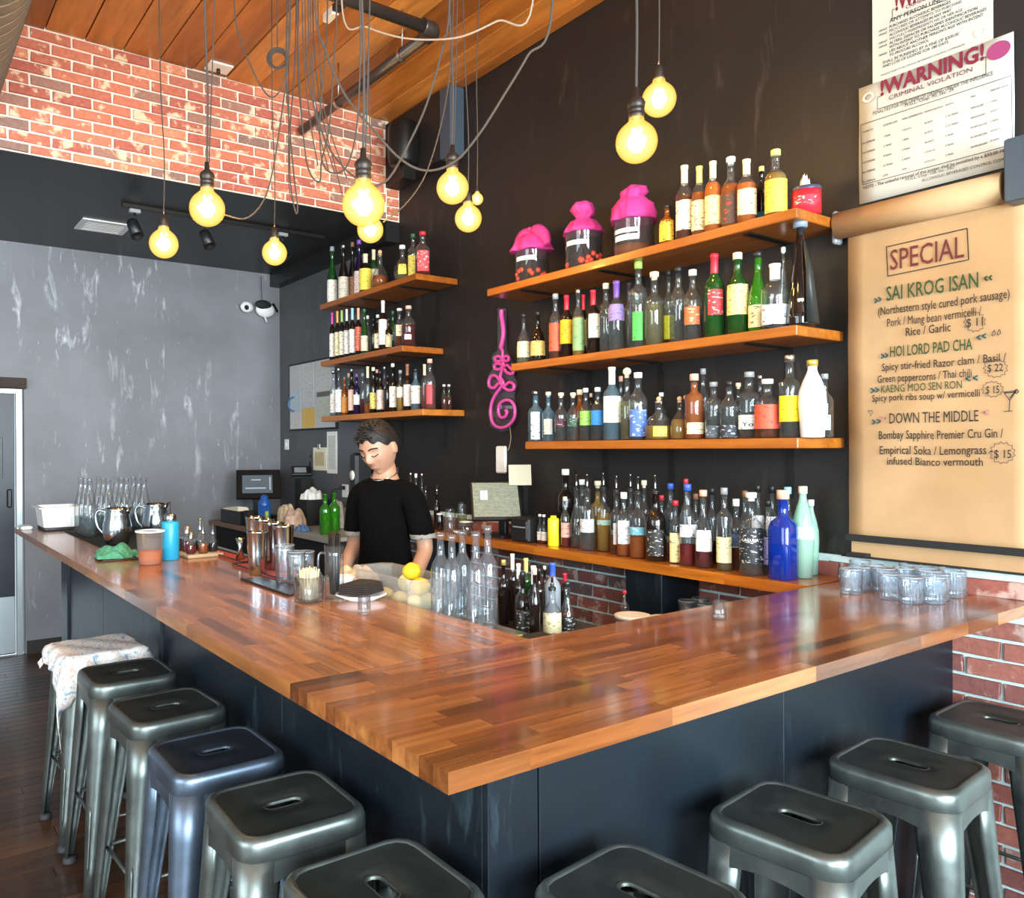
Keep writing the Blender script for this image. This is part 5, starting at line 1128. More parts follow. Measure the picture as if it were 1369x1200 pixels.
swag('cord loop rising left of the largest bulb',[(438,0),(434,80),(428,150),(429,205),(438,228),(455,230),(468,212),(478,160),(482,60),(481,0)],3.2,2.8)
swag('slim cord running straight down past the conduit end',[(386,0),(386,120),(386,240),(391,268),(396,282)],4.3,4.3,.003,e0=False,e1=False)
for k,(x0,x1) in enumerate(((397,399),(404,409),(412,417),(415,420),(425,430))):
    swag('%s of the long parallel cords hanging against the brick'%ORD[k],[(x0,0),(x0+2,70),(x1+4,150),(x1+10+6*k,215+k*6)],3.2,3.1,.0026,e1=False)
# coil of wire
q=atd(371,78,3.5); t=thing('wire_coil','round coil of dark wire hanging below the ceiling','wire coil',q)
for k in range(4):
    rr_=.046-.004*k; MB().tube([CR*(rr_*math.cos(a*PI/12))+CU*(rr_*math.sin(a*PI/12))+F1*(.004*k) for a in range(25)],.0035,6).build('wire_turn',CORDM,t)
MB().tube([(0,0,.045),(0,0,ZC-.005-q.z)],.0028,6).build('hanging_wire',CORDM,t)

# ================================================================== stools
def metal(name,c1,c2,rough=.34):
    m=mat(name,rough=rough,metal=.85); nt=m.node_tree;N,L=nt.nodes,nt.links;b=P(m)
    v,_=rand(N,L,texco(N,L)); n=noise(N,L,v,9,5,.6); r=ramp(N,[(.3,c1),(.7,c2)]); L.new(n.outputs[0],r.inputs[0]); L.new(r.outputs[0],b.inputs['Base Color'])
    q=N.new('ShaderNodeMapRange'); q.inputs['To Min'].default_value=rough-.06; q.inputs['To Max'].default_value=rough+.12; L.new(n.outputs[0],q.inputs[0]); L.new(q.outputs[0],b.inputs['Roughness']); return m
GUN=metal('gunmetal','626965','828a86'); GUNB=metal('blue_gunmetal','5c6876','76869a',.36); RUB=m_('rubber_foot',(.03,.03,.03),.7)
SEATD=metal('seat_top_gunmetal','494e4a','5c615c',.42); SEATB=metal('seat_top_blue','3c444e','4a545f',.42)
NR=48
def rsq(a,rad,z,ang_n=NR):
    out=[]
    for j in range(ang_n):
        q=2*PI*(j+.5)/ang_n; c,s=math.cos(q),math.sin(q); h=a-rad
        # rounded square: ray against square, then corner arc
        k=a/max(abs(c),abs(s)); x,y=k*c,k*s
        if abs(x)>h and abs(y)>h:
            cx,cy=math.copysign(h,x),math.copysign(h,y); 
            B_=c*cx+s*cy; Cc=cx*cx+cy*cy-rad*rad; t_=B_+math.sqrt(max(B_*B_-Cc,0)); x,y=t_*c,t_*s
        out.append((x,y,z))
    return out
def slot(l,w_,z):
    out=[]
    for j in range(NR):
        q=2*PI*(j+.5)/NR; c,s_=math.cos(q),math.sin(q)
        # stadium: half length l of the straight part, radius w_
        if abs(s_)*l<abs(c)*w_ or abs(c)/max(abs(s_),1e-6)*w_>l:
            cx=math.copysign(l,c); B_=c*cx; Cc=cx*cx-w_*w_; k=B_+math.sqrt(max(B_*B_-Cc,0)); out.append((k*c,k*s_,z))
        else: k=w_/abs(s_); out.append((k*c,k*s_,z))
    return out
def stool(label,loc,rz,m1,m2,slotdir=0):
    t=thing('bar_stool',label,'stool',loc,rz,'metal bar stools'); H_=.742; A=.154
    body=[rsq(A-.006,.05,H_-.052),rsq(A,.055,H_-.052),rsq(A,.055,H_-.050),rsq(A+.0015,.055,H_-.046),rsq(A+.001,.055,H_-.018),rsq(A-.001,.054,H_-.010),rsq(A-.005,.052,H_-.004),rsq(A-.011,.048,H_-.0006),rsq(A-.016,.045,H_),rsq(A-.019,.043,H_-.001),rsq(A-.0215,.041,H_-.004)]
    MB().loft(body,cap=False).build('seat_rim',m1,t)
    top=[rsq(A-.0215,.041,H_-.004),rsq(A-.028,.038,H_-.0045),rsq(.075,.03,H_-.0048),slot(.028,.018,H_-.005),slot(.0275,.0172,H_-.008),slot(.027,.0165,H_-.012)]
    MB().loft(top,cap=False).build('seat',m2,t,None,(0,0,slotdir))
    MB().loft([slot(.0300,.0200,H_-.005),slot(.0293,.0192,H_-.004),slot(.028,.0178,H_-.0055)],cap=False).build('slot_rim',m1,t,None,(0,0,slotdir))
    for sx in (-1,1):
        for sy in (-1,1):
            rings=[]; 
            for k in range(7):
                f=k/6; z=(H_-.050)*(1-f)+.012*f; cx=sx*(.100+.072*f); cy=sy*(.100+.072*f)
                r=.055*(1-f)+.019*f; th=.0025; a0=math.atan2(sy,sx); ring=[]
                span=R(100) if k else R(92)
                for j in range(13):
                    q=a0-span+2*span*j/12; ring.append((cx+r*math.cos(q),cy+r*math.sin(q),z))
                for j in range(12,-1,-1):
                    q=a0-span+2*span*j/12; ring.append((cx+(r-th)*math.cos(q),cy+(r-th)*math.sin(q),z))
                rings.append(ring)
            lg=MB().loft(rings).build('leg',m1,t)
            MB().lathe([(.001,0),(.024,0),(.026,.004),(.022,.022),(.001,.022)],12).build('rubber_foot',RUB,lg,(sx*.172,sy*.172,0))
            # embossed rib on the leg
            pts=[]
            for z in (.10,.13,.30,.33):
                f=1-z/(H_-.05); r=.055*(1-f)+.019*f; cx=sx*(.100+.072*f); cy=sy*(.100+.072*f)
                pts.append((cx+sx*r*.7071,cy+sy*r*.7071,z))
            MB().tube(pts,[.002,.0055,.0055,.002],8).build('embossed_rib',m1,lg)
    for k in range(4):
        a=k*PI/2; c,s=math.cos(a),math.sin(a)
        def rt(x,y,z): return (x*c-y*s,x*s+y*c,z)
        # apron strip below the seat rim, arched
        v=[];n_=8; o_=[[],[]]
        for i in range(n_+1):
            u=-.112+.224*i/n_; low=H_-.108+.020*(1-(u/.112)**2)
            o_[0].append((u,low))
        R1=[[rt(u,.1535,low),rt(u,.1528,H_-.050),rt(u,.150,H_-.050),rt(u,.1505,low)] for u,low in o_[0]]
        MB().loft(R1,smooth=False).build('apron',m1,t)
        f=1-.27/(H_-.05); cc=.100+.072*f+.006
        MB().tube([rt(-cc+.015,cc,.27),rt(cc-.015,cc,.27)],.0065,8).build('stretcher',m1,t)
    for s_ in (1,-1):
        z=H_-.095
        MB().tube([(-.115,-.115*s_,z-.003*s_),(.115,.115*s_,z-.003*s_)],.006,8).build('cross_brace',STEELB,t)
        for e in (-1,1): MB().box(-.009,.009,-.014,.014,-.012,.012,b=.002).build('brace_clip',STEELB,t,(e*.112,e*.112*s_,z),(0,0,R(45*s_)))
    return t
ST=[(.755,3.555,2,'gunmetal stool under the floral cloth, farthest on the left row',0,0),(.762,3.10,0,'gunmetal stool second from the far end of the left row',0,0),(.766,2.612,3,'gunmetal stool third from the far end of the left row',0,0),
 (.762,2.145,0,'blue tinted metal stool in the left row',0,1),(.780,1.735,-2,'gunmetal stool with long slot between blue stool and bar corner',0,0),(.782,1.295,0,'gunmetal stool nearest the bar corner, cut by bottom edge',90,0),
 (1.165,1.0,6,'gunmetal stool left of the others along the near bar front',90,0),(1.70,1.005,7,'gunmetal stool in the middle of the near bar front',90,0),(2.215,1.01,4,'gunmetal stool second from the brick wall',90,0),(2.79,1.01,2,'gunmetal stool closest to the brick wall',90,0)]
for x,y,rz,lb,sd,bl in ST: stool(lb,(x,y,0),R(rz),GUNB if bl else GUN,SEATB if bl else SEATD,R(sd))
# floral cloth over the far stool
FLO=mat('floral_cloth',rough=.9); nt=FLO.node_tree;N,L=nt.nodes,nt.links;b=P(FLO); v=texco(N,L)
n=noise(N,L,v,26,3,.6,1.2); r=ramp(N,[(.38,'8fa8c0'),(.44,'e6e2da'),(.56,'e8e4dc'),(.62,'d8a8a0'),(.66,'e6e2da')]); L.new(n.outputs[0],r.inputs[0]); L.new(r.outputs[0],b.inputs['Base Color'])
def cloth_over(cx,cy,z0,hw,rz):
    n=44; S=.235; vs=[];fs=[]
    for i in range(n+1):
        for j in range(n+1):
            u=(i/n*2-1)*S; v=(j/n*2-1)*S; x,y=u,v; ex=max(abs(u)-hw,0); ey=max(abs(v)-hw,0)
            cx_=max(-hw-.008,min(hw+.008,u)); cy_=max(-hw-.008,min(hw+.008,v)); dz=math.hypot(ex,ey)
            corner=1+2.3*math.exp(-(((u+S)**2+(v+S)**2)/.014))
            wob=.006*math.sin(u*60)+.006*math.sin(v*55)
            dz*=(.62 if (u>0 and v>0) else .95)*corner
            fl=.05*min(1,dz/.1)
            X=cx_+(math.copysign(fl*.6+wob,u) if ex>0 else 0); Y=cy_+(math.copysign(fl*.6+wob,v) if ey>0 else 0)
            z=.0045-dz+.0015*math.sin(u*40+v*30)
            vs.append((X,Y,z))
    for i in range(n):
        for j in range(n): a=i*(n+1)+j; fs.append((a,a+n+1,a+n+2,a+1))
    o=MB().add(vs,fs,0,True).build('floral_cloth',FLO,None,(cx,cy,z0),(0,0,rz)); so=o.modifiers.new('s','SOLIDIFY'); so.thickness=.0015; so.offset=1
    return tag(o,'white floral cloth draped over the farthest stool seat','cloth')
cloth_over(.755,3.555,.7425,.153,R(2))

# ================================================================== menu, posters
def text_mesh(s,bold=0):
    if 'M' in s: bold=min(bold,0)
    c=D.curves.new('t','FONT'); c.body=s; c.size=1; c.offset=bold; c.resolution_u=2
    o=D.objects.new('t',c); COL.objects.link(o); dg=bpy.context.evaluated_depsgraph_get(); dg.update()
    me=D.meshes.new_from_object(o.evaluated_get(dg)); D.objects.remove(o); D.curves.remove(c); return me
def wtext(parent,s,pxl,pyl,pxr,hpx,m,X=XW-.005,name='lettering',bold=0,jit=0,shear=0,slant=None):
    """printed line on the right wall from pixel left baseline to pixel right end; cap height from pixels at its left end"""
    a=at(pxl,pyl,'x',X); b_=at(pxr,pyl,'x',X); y1=b_.y; zt=at(pxl,pyl-hpx,'x',X).z; h=zt-a.z; wd=a.y-y1
    me=text_mesh(s,bold); xs=[v.co.x for v in me.vertices]; 
    if not xs: return
    x0,x1=min(xs),max(xs); cap=.70; rn=random.Random(len(s))
    for v in me.vertices:
        u=(v.co.x-x0)/(x1-x0); q=v.co.y/cap*h
        dz=jit*h*math.sin(u*9+rn.random()*.0) + (slant or 0)*u*wd
        v.co=(0,-(u*wd+shear*q),q+dz)
    me.materials.clear(); me.materials.append(m); o=D.objects.new(name,me); COL.objects.link(o); o.parent=parent
    o.location=(X-parent.location.x,a.y-parent.location.y,a.z-parent.location.z); 
    return o
def wstroke(parent,pts,r,m,X,name='drawn_line',close=False):
    q=[at(x,y,'x',X) for x,y in pts]+([at(*pts[0],'x',X)] if close else [])
    pl=Vector(parent.location); mb=MB()
    for a,b_ in zip(q,q[1:]):
        d=(b_-a); 
        if d.length<1e-6: continue
        n=Vector((0,-d.z,d.y)).normalized()*r
        mb.add([a-n-pl,b_-n-pl,b_+n-pl,a+n-pl],[(0,1,2,3)])
    return mb.build(name,m,parent)
KRAFT=plain_noise('kraft_paper','a8845a','ba966c',3.5,.75,.5); nt=KRAFT.node_tree
MX=3.0
t=thing('menu_roll','kraft paper specials menu hanging from a roll','menu',(MX,1.3,1.75))
yl,yr=1.572,.99
vs=[];fs=[];nn=26
for i in range(nn+1):
    z=2.40+(1.215-2.40)*i/nn
    for j in range(11):
        y=yl+(yr-yl)*j/10; vs.append((.0015*math.sin(j*1.3+i*.4)+.001*math.sin(i*1.1),y-1.3,z-1.75))
for i in range(nn):
    for j in range(10): a=i*11+j; fs.append((a,a+1,a+12,a+11))
pp=MB().add(vs,fs,0,True).build('paper_sheet',KRAFT,t); so=pp.modifiers.new('s','SOLIDIFY'); so.thickness=.0008; so.offset=-1
vs=[(.012,yl-.002-1.3,1.225-1.75),(.012,yr-1.3,1.225-1.75),(.012,yr-1.3,1.15-1.75),(.012,yl-.002-1.3,1.15-1.75)]
MB().loft([vs,[(x+.001,y,z) for x,y,z in vs]],smooth=False).build('paper_tail',KRAFT,t)
MB().tube([(-.015,1.60-1.3,2.395-1.75),(-.015,1.06-1.3,2.395-1.75)],.05,28).build('paper_roll',KRAFT,t)
MB().tube([(-.015,1.63-1.3,2.395-1.75),(-.015,1.0-1.3,2.395-1.75)],.014,12).build('roll_core',BLACK,t)
MB().box(-.02,.03,1.605-1.3,1.625-1.3,2.33-1.75,2.455-1.75,b=.006).build('roll_bracket',CGY,t)
MB().box(-.07,.035,.985-1.3,1.045-1.3,2.33-1.75,2.53-1.75,b=.004).build('roll_bracket',COLM,t)
MB().box(-.012,-.004,yl+.006-1.3,.93-1.3,1.213-1.75,1.238-1.75,b=.002).build('paper_bar',BLACKM,t)
MB().box(-.006,.025,1.60-1.3,.93-1.3,1.152-1.75,1.158-1.75).box(-.03,.02,1.57-1.3,1.50-1.3,1.158-1.75,1.17-1.75).build('bottom_rail',BLACKM,t)
TX=MX-.0065
def wt(s,x,y,x1,h,m,**k): wtext(t,s,x,y,x1,h,m,TX,'handwriting',**k)
wt('SPECIAL',1190,361,1289,27,REDI,bold=.004); wstroke(t,[(1185,330),(1293,305),(1295,347),(1187,369)],.0016,INK,TX,close=True)
wt('SAI KROG ISAN',1185,402,1308,19,GREENI,bold=.008); wt('(Northestern style cured pork sausage)',1174,422,1350,11,INK,bold=.004,jit=.05)
wt('Pork / Mung bean vermicelli /',1186,437,1312,11,INK,bold=.004,jit=.05); wt('Rice / Garlic',1211,449,1271,11,INK,bold=.004); wt('$ 11',1292,437,1314,11,INK,bold=.006)
wt('HOI LORD PAD CHA',1190,477,1300,14,GREENI,bold=.008); wt('Spicy stir-fried Razor clam / Basil /',1179,496,1345,10,INK,bold=.004,jit=.05); wt('Green peppercorns / Thai chili',1173,512,1299,10,INK,bold=.004,jit=.05)
wt('$ 22',1320,497,1341,10,INK,bold=.006); wt('KAENG MOO SEN RON',1178,525,1286,10,GREENI,bold=.010); wt('Spicy pork ribs soup w/ vermicelli',1166,537,1310,9,INK,bold=.004,jit=.05); wt('$ 15',1318,526,1336,10,INK,bold=.006)
wt('DOWN THE MIDDLE',1189,566,1308,14,INK,bold=.0); wt('Bombay Sapphire Premier Cru Gin /',1175,587,1341,11,INK,bold=.004,jit=.05); wt('Empirical Soka / Lemongrass -',1176,607,1327,11,INK,bold=.004,jit=.05)
wt('infused Bianco vermouth',1186,621,1314,10,INK,bold=.004,jit=.05); wt('$ 15',1329,612,1352,11,INK,bold=.006)
def burst(cx,cy,rx,ry,n=13):
    wstroke(t,[(cx+rx*(1 if i%2 else .80)*math.cos(2*PI*i/(2*n)),cy+ry*(1 if i%2 else .82)*math.sin(2*PI*i/(2*n))-.0*rx) for i in range(2*n)],.0008,GREYI,TX,'price_burst',True)
burst(1303,430,15,14); burst(1331,492,17,13); burst(1327,520,15,11); burst(1340,605,18,15)
TEAL=m_('teal_ink',(.02,.08,.09),.8)
def tri(x,y,dx,m): wstroke(t,[(x,y-2),(x+dx,y+1)],.0028,m,TX,'arrow_mark'); wstroke(t,[(x,y+4),(x+dx,y+1)],.0028,m,TX,'arrow_mark')
for x,y,dx,m in ((1169,401,4,TEAL),(1174,399,4,TEAL),(1320,371,-4,GREENI),(1326,370,-4,GREENI),(1178,475,4,TEAL),(1183,474,4,TEAL),(1311,450,-5,TEAL),(1318,448,-5,TEAL),(1164,521,5,TEAL),(1170,520,5,TEAL),(1297,505,-6,TEAL),(1307,504,-6,TEAL),(1172,562,5,TEAL),(1178,558,6,PINKI),(1166,563,4,TEAL),(1322,550,-7,PINKI)): tri(x,y,dx,m)
wstroke(t,[(1342,524),(1359,522),(1350,535),(1342,524)],.0012,GREYI,TX); wstroke(t,[(1350,535),(1349,549)],.0012,GREYI,TX); wstroke(t,[(1342,550),(1354,549)],.0012,GREYI,TX); wstroke(t,[(1359,520),(1362,523),(1359,526),(1356,523)],.0014,GREYI,TX,close=True)
wstroke(t,[(1344,525),(1357,524),(1350,532)],.0016,GREYI,TX); 
wstroke(t,[(1163,553),(1160,549),(1162,548),(1164,550),(1166,548),(1167,551),(1163,556)],.0008,GREYI,TX)
wstroke(t,[(1326,447),(1329,441),(1331,446),(1327,449),(1326,447)],.001,GREYI,TX); wstroke(t,[(1333,446),(1336,440),(1338,445),(1334,448),(1333,446)],.001,GREYI,TX)
# posters
def disc(t,px,py,rp,inner,name,m):
    c=at(px,py,'x',PX)-Vector(t.location); r=rp/FPX*2.8; k0=0 if inner<.1 else inner*r; n=26
    a=[(c.x-.0004,c.y+1.0*r*math.cos(2*PI*i/n),c.z+.85*r*math.sin(2*PI*i/n)) for i in range(n)]; b=[(c.x-.0004,c.y+k0*math.cos(2*PI*i/n),c.z+.85*k0*math.sin(2*PI*i/n)) for i in range(n)]
    MB().loft([b,a],cap=False,smooth=False).build(name,m,t)
def poster(label,pts,X,name='warning_poster'):
    q=[at(x,y,'x',X) if isinstance(x,(int,float)) and not isinstance(y,Vector) else y for x,y in pts]
    return q
PC=plain_noise('poster_paper','b4b1a4','c2c4ba',2,.6,.1)
t=thing('warning_poster','lower white warning poster with maroon heading above the menu','poster',(XW-.010,1.3,2.69))
y0,y1,z0,z1=1.05,1.545,2.47,2.902
mb=MB(); vs=[];fs=[]
for i in range(9):
    for j in range(9): vs.append((.0025*math.sin(i*.9+j*.5)+.001,y1+(y0-y1)*j/8-1.3,z1+(z0-z1)*i/8-2.69))
for i in range(8):
    for j in range(8): a=i*9+j; fs.append((a,a+1,a+10,a+9))
o=mb.add(vs,fs,0,True).build('poster_sheet',PC,t); so=o.modifiers.new('s','SOLIDIFY'); so.thickness=.0006; so.offset=-1
PX=XW-.0145
def wp(s,x,y,x1,h,m,**k): wtext(t,s,x,y,x1,h*(.8 if h<8 else 1),m,PX,'printed_line',**({'bold':.012,**k}))
wp('!WARNING!',1177,128,1316,19,MAROON,bold=.035); wp('CRIMINAL VIOLATION',1188,134,1300,7.5,m_('maroon_dark',(.12,.02,.05),.7),bold=.03)
wp('PENALTIES FOR THE CRIME OF DRIVING UNDER THE INFLUENCE',1167,154,1328,6,GREYI); wp('M.G.L. Chap. 90, Sec. 24',1210,143,1275,5.5,GREYI)
wstroke(t,[(1178,128),(1173,130),(1173,146),(1318,99),(1318,76),(1314,77)],.001,INK,PX)
wstroke(t,[(1150.5,167),(1352,101),(1353.5,193),(1153,247)],.0009,INK,PX,close=True)
cols=[1153,1181,1206,1236,1264,1298,1324]; words=[['NUMBER OF','1st OFFENSE','2nd OFFENSE','3rd OFFENSE','4th OFFENSE','5th OFFENSE'],['LICENSE LOSS','1 YEAR','2 YEARS','8 YEARS','10 YEARS','LIFE'],['WORK CONSIDERATION','3 MONTHS','1 YEAR','2 YEARS','5 YEARS','NONE'],['MINIMUM SENTENCE','30 DAYS','60 DAYS','150 DAYS','12 MONTHS','24 MONTHS'],['MAXIMUM','2 1/2 YEARS','2 1/2 YEARS','5 YEARS','5 YEARS','5 YEARS'],['FINE','$500-$5,000','$600-$10,000','$1,000-$15,000','$1,500-$25,000','$2,000-$50,000'],['HARDSHIP LICENSE','1 YEAR','18 MONTHS','2 YEARS','18 MONTHS','10 YEARS']]
for ci,cx in enumerate(cols):
    for ri,wd in enumerate(words[ci]):
        yy=180-(cx-1153)*.325+ri*13+ (0 if ri else -2); wd_=min(len(wd)*1.55,27)
        wp(wd,cx,yy,cx+wd_,3.0,GREYI)
wp('NOTE - The unlawful removal of this poster shall be punished by a $50.00 FINE',1154,253,1350,5,GREYI); wp('M.G.L. Chap. 138, Sec. 34D',1211,242,1276,5,GREYI); wp('ALCOHOLIC BEVERAGES CONTROL COMMISSION',1232,243,1366,5,m_('dark_grey_ink',(.06,.06,.06),.8),bold=.01)
disc(t,1335,67,13,.001,'pink_stamp',m_('stamp_pink',(.30,.04,.14),.6))
disc(t,1161,130,8,.6,'crest_print',m_('crest_tan',(.60,.50,.42),.7))
t2=t; t=thing('warning_poster','upper white warning poster cut off by the picture top','poster',(XW-.004,1.3,3.05))
MB().box(-.0008,.0,1.11-1.3,1.497-1.3,2.80-3.05,3.32-3.05).build('poster_sheet',PC,t); PX=XW-.006
wp('!WARNING!',1197,14,1305,20,MAROON,bold=.035); wp('CRIMINAL VIOLATION',1211,12,1290,6,MAROON,bold=.03); wp('ANY PERSON UNDER 21 WHO:',1189,31,1312,7,GREYI,bold=.01)
wstroke(t,[(1196,12),(1193,13),(1193,25),(1318,-18)],.001,INK,PX)
yy=38
for k,(b_,s_,x1) in enumerate([(1,'PURCHASES ALCOHOLIC BEVERAGES',1271),(1,'PROCURES OR ATTEMPTS TO PURCHASE',1286),(0,'ALCOHOLIC BEVERAGES IN ANY WAY',1272),(1,'WILLFULLY MISREPRESENTS HIS OR HER AGE',1287),(1,'ALTERS, DEFACES OR FALSIFIES IDENTIFICATION',1307),(0,'WITH INTENT TO PURCHASE ALCOHOLIC BEVERAGES',1319),(1,'LIES ABOUT ANOTHER PERSON\'S AGE WITH INTENT',1315),(0,'TO PROCURE ALCOHOL',1242)]):
    wp(s_,1189,yy,x1,4.6,GREYI); 
    if b_: wp('-WHO',1174,yy+6,1186,3.6,GREYI)
    yy+=5.4
wp('SHALL BE PUNISHED BY A FINE OF $300.00',1180,86,1282,4.8,GREYI,bold=.008); wp('AND LOSS OF LICENSE FOR 180 DAYS',1180,91,1268,4.6,GREYI)
wp('MASSACHUSETTS ALCOHOLIC BEVERAGES CONTROL COMMISSION',1178,102,1290,3,GREYI)
disc(t,1311,42,8,.55,'crest_print',m_('crest_pink',(.66,.50,.50),.7))
# readable bottle lettering, set on the label it belongs to
def on_bottle(labelstart,s,px,py,px1,h,m,xoff=0):
    for tb,r,f,k in BOT:
        if tb['label'].startswith(labelstart):
            X=tb.location.x; q=Vector((-tb.location.x,-tb.location.y,0)).normalized()
            me=text_mesh(s,.01); xs=[v.co.x for v in me.vertices]; x0,x1=min(xs),max(xs); dist=depth(tb.location); wd=(px1-px)*dist/FPX; hh=h*dist/FPX
            zc_=at(px,py,'x',X-r).z-tb.location.z; fa=math.atan2(q.y,q.x)
            cxp=((px+px1)/2-(CX+FPX*((tb.location-EYE).dot(CR))/((tb.location-EYE).dot(F1))))*dist/FPX
            for v in me.vertices:
                u=((v.co.x-x0)/(x1-x0)-.5)*wd+cxp; an=fa+u/(r*1.02); rr_=r*1.035; v.co=(rr_*math.cos(an),rr_*math.sin(an),zc_+v.co.y/.7*hh)
            me.materials.clear(); me.materials.append(m); o=D.objects.new('label_lettering',me); COL.objects.link(o); o.parent=tb; return
on_bottle('red aperitif','APEROL',910,707,929,5,CYL); on_bottle('wide clear bottle with black printed','LA LUNA',993,723,1014,4,PAPER); on_bottle('clear bottle with grey cap and white label reading','Yo.',992,570,1010,6,INK)
on_bottle('clear bottle with grey cap and slate','MEZCAL',946,549,962,3,INK); on_bottle('clear bottle with black cap and dark low','MEZCAL',964,549,984,3,INK)

# ================================================================== bartender
def skin_mesh(verts,edges,radii,sub=2,root=0):
    me=D.meshes.new('tmp'); me.from_pydata([Vector(v) for v in verts],edges,[]); o=D.objects.new('tmp',me); COL.objects.link(o)
    md=o.modifiers.new('skin','SKIN'); md.use_smooth_shade=True
    for i,r in enumerate(radii):
        sv=me.skin_vertices[0].data[i]; sv.radius=(r if isinstance(r,tuple) else (r,r)); sv.use_root=(i==root)
    s=o.modifiers.new('sub','SUBSURF'); s.levels=sub; s.render_levels=sub
    dg=bpy.context.evaluated_depsgraph_get(); dg.update(); out=D.meshes.new_from_object(o.evaluated_get(dg)); D.objects.remove(o); return out
def me_data(me): return [v.co.copy() for v in me.vertices],[tuple(p.vertices) for p in me.polygons]
SKINM=mat('skin',(.43,.225,.14),.5); P(SKINM).inputs['Subsurface Weight'].default_value=.08
HAIR=plain_noise('dark_hair','070403','140b07',120,.65,.5); SHIRT=plain_noise('black_tshirt','030303','070607',8,.95,.3); P(SHIRT).inputs['Specular IOR Level'].default_value=.1; JEAN=plain_noise('dark_trousers','0b0d12','14171d',20,.9)
pt=thing('person','person with short dark hair in black t-shirt and thin chain looking down behind bar','person',(1.935,3.165,0),R(-62))
V=[(0,0,.93),(0,.005,1.06),(0,.0,1.20),(0,.0,1.32),(0,.012,1.415),(0,.008,1.475),(0,-.012,1.535)]
Rd=[(.128,.10),(.112,.09),(.120,.098),(.118,.092),(.066,.060),.052,.052]
Ed=[(0,1),(1,2),(2,3),(3,4),(4,5),(5,6)]
def addc(par,pts,rs):
    global V,Rd,Ed
    p=par
    for q,r in zip(pts,rs): V.append(q); Rd.append(r); Ed.append((p,len(V)-1)); p=len(V)-1
    return p
HAND=[]
for s in (-1,1):
    el=(s*.192,.045,1.105); wr=(s*.19,-.10,.925)
    e=addc(3,[(s*.08,.005,1.372),(s*.140,.01,1.352),(s*.172,.03,1.22),el,(s*.192,-.03,1.03),wr],[.066,.056,.045,.040,.037,.026]); HAND.append((s,wr))
    k=addc(0,[(s*.085,0,.86),(s*.095,-.01,.66),(s*.10,-.015,.48),(s*.10,.015,.30),(s*.10,.03,.09),(s*.105,-.04,.045),(s*.11,-.14,.035)],[.088,.078,.056,.052,.036,.036,.030])
bv,bf=me_data(skin_mesh(V,Ed,Rd))
parts_v,parts_f=list(bv),list(bf)
def merge(v,f):
    n=len(parts_v); parts_v.extend(v); parts_f.extend([tuple(i+n for i in q) for q in f])
# hands: palm + five fingers each
for s,wr in HAND:
    wv=Vector(wr); d=Vector((0,-.80,-.60)); side=Vector((s,0,0)); nrm=Vector((0,-.6,.8))
    pv=[wv,wv+d*.045,wv+d*.085]; me=skin_mesh(pv,[(0,1),(1,2)],[(.026,.018),(.036,.015),(.038,.013)],1); merge(*me_data(me))
    for k,(off,ln) in enumerate(((-.030,.062),(-.010,.074),(.011,.070),(.030,.055))):
        b0=wv+d*.075+side*off*-1; c1=b0+d*ln*.5; c2=c1+(d-nrm*.45).normalized()*ln*.3; c3=c2+(d-nrm*.9).normalized()*ln*.28
        merge(*me_data(skin_mesh([b0,c1,c2,c3],[(0,1),(1,2),(2,3)],[.0095,.0088,.0080,.0068],1)))
    b0=wv+d*.02-side*.024; c1=b0-side*.022+d*.022; c2=c1-side*.006+d*.028; c3=c2+d*.022
    merge(*me_data(skin_mesh([b0,c1,c2,c3],[(0,1),(1,2),(2,3)],[.013,.0105,.0095,.0080],1)))
# head sculpted on a sphere grid, facing -Y
def g(x,s): return math.exp(-(x/s)**2)
def headpt(th,ph):
    # th azimuth (0 = face front -Y), ph latitude
    cx_,cz=math.cos(ph),math.sin(ph); x=math.sin(th)*cx_; y=-math.cos(th)*cx_; z=cz
    rx,ry,rz=.077,.096,.118
    X,Y,Z=x*rx,y*ry,z*rz
    lower=max(0,-z)
    X*=1-.30*lower**1.4; Y=Y*(1-.10*lower) if y<0 else Y*(1-.34*lower)
    fr=max(0,math.cos(th))*cx_
    if y<0:
        # face plane flattening, nose, eyes, lips, chin
        Y-= -0.006*g(X,.05)*g(Z,.06)
        nose=g(X,.0125)*(g(Z+.022,.020)*.021 + g(Z-.0,.022)*.010); Y-=nose
        Y-=g(abs(X)-.012,.007)*g(Z+.030,.008)*.008
        Y+=g(abs(X)-.032,.016)*g(Z-.008,.013)*.010
        Y-=g(abs(X)-.032,.013)*g(Z-.002,.0075)*.0055
        Y-=g(abs(X)-.030,.022)*g(Z-.028,.010)*.0045
        Y-=g(X,.022)*(g(Z+.058,.006)*.006+g(Z+.070,.006)*.0065); Y+=g(X,.020)*g(Z+.064,.003)*.003
        Y+=g(X,.03)*g(Z+.082,.007)*.003
        Y-=g(X,.024)*g(Z+.102,.014)*.009
        Y-=g(abs(X)-.042,.02)*g(Z+.022,.02)*.004
    return (X,Y,Z)
NA,NP=96,72
hv=[];hf=[]
for i in range(NP+1):
    ph=-PI/2+PI*i/NP
    for j in range(NA): hv.append(Vector(headpt(2*PI*j/NA,ph)))
for i in range(NP):
    for j in range(NA): a=i*NA+j; b_=i*NA+(j+1)%NA; hf.append((a,b_,b_+NA,a+NA))
for s in (-1,1):   # ears
    mb=MB(); mb.sphere((s*.077,.012,-.008),.030,12,8,sc=(.34,.62,1)); hv0=len(hv); hv+= [Vector(v) for v in mb.v]; hf+=[tuple(i+hv0 for i in f) for f in mb.f]
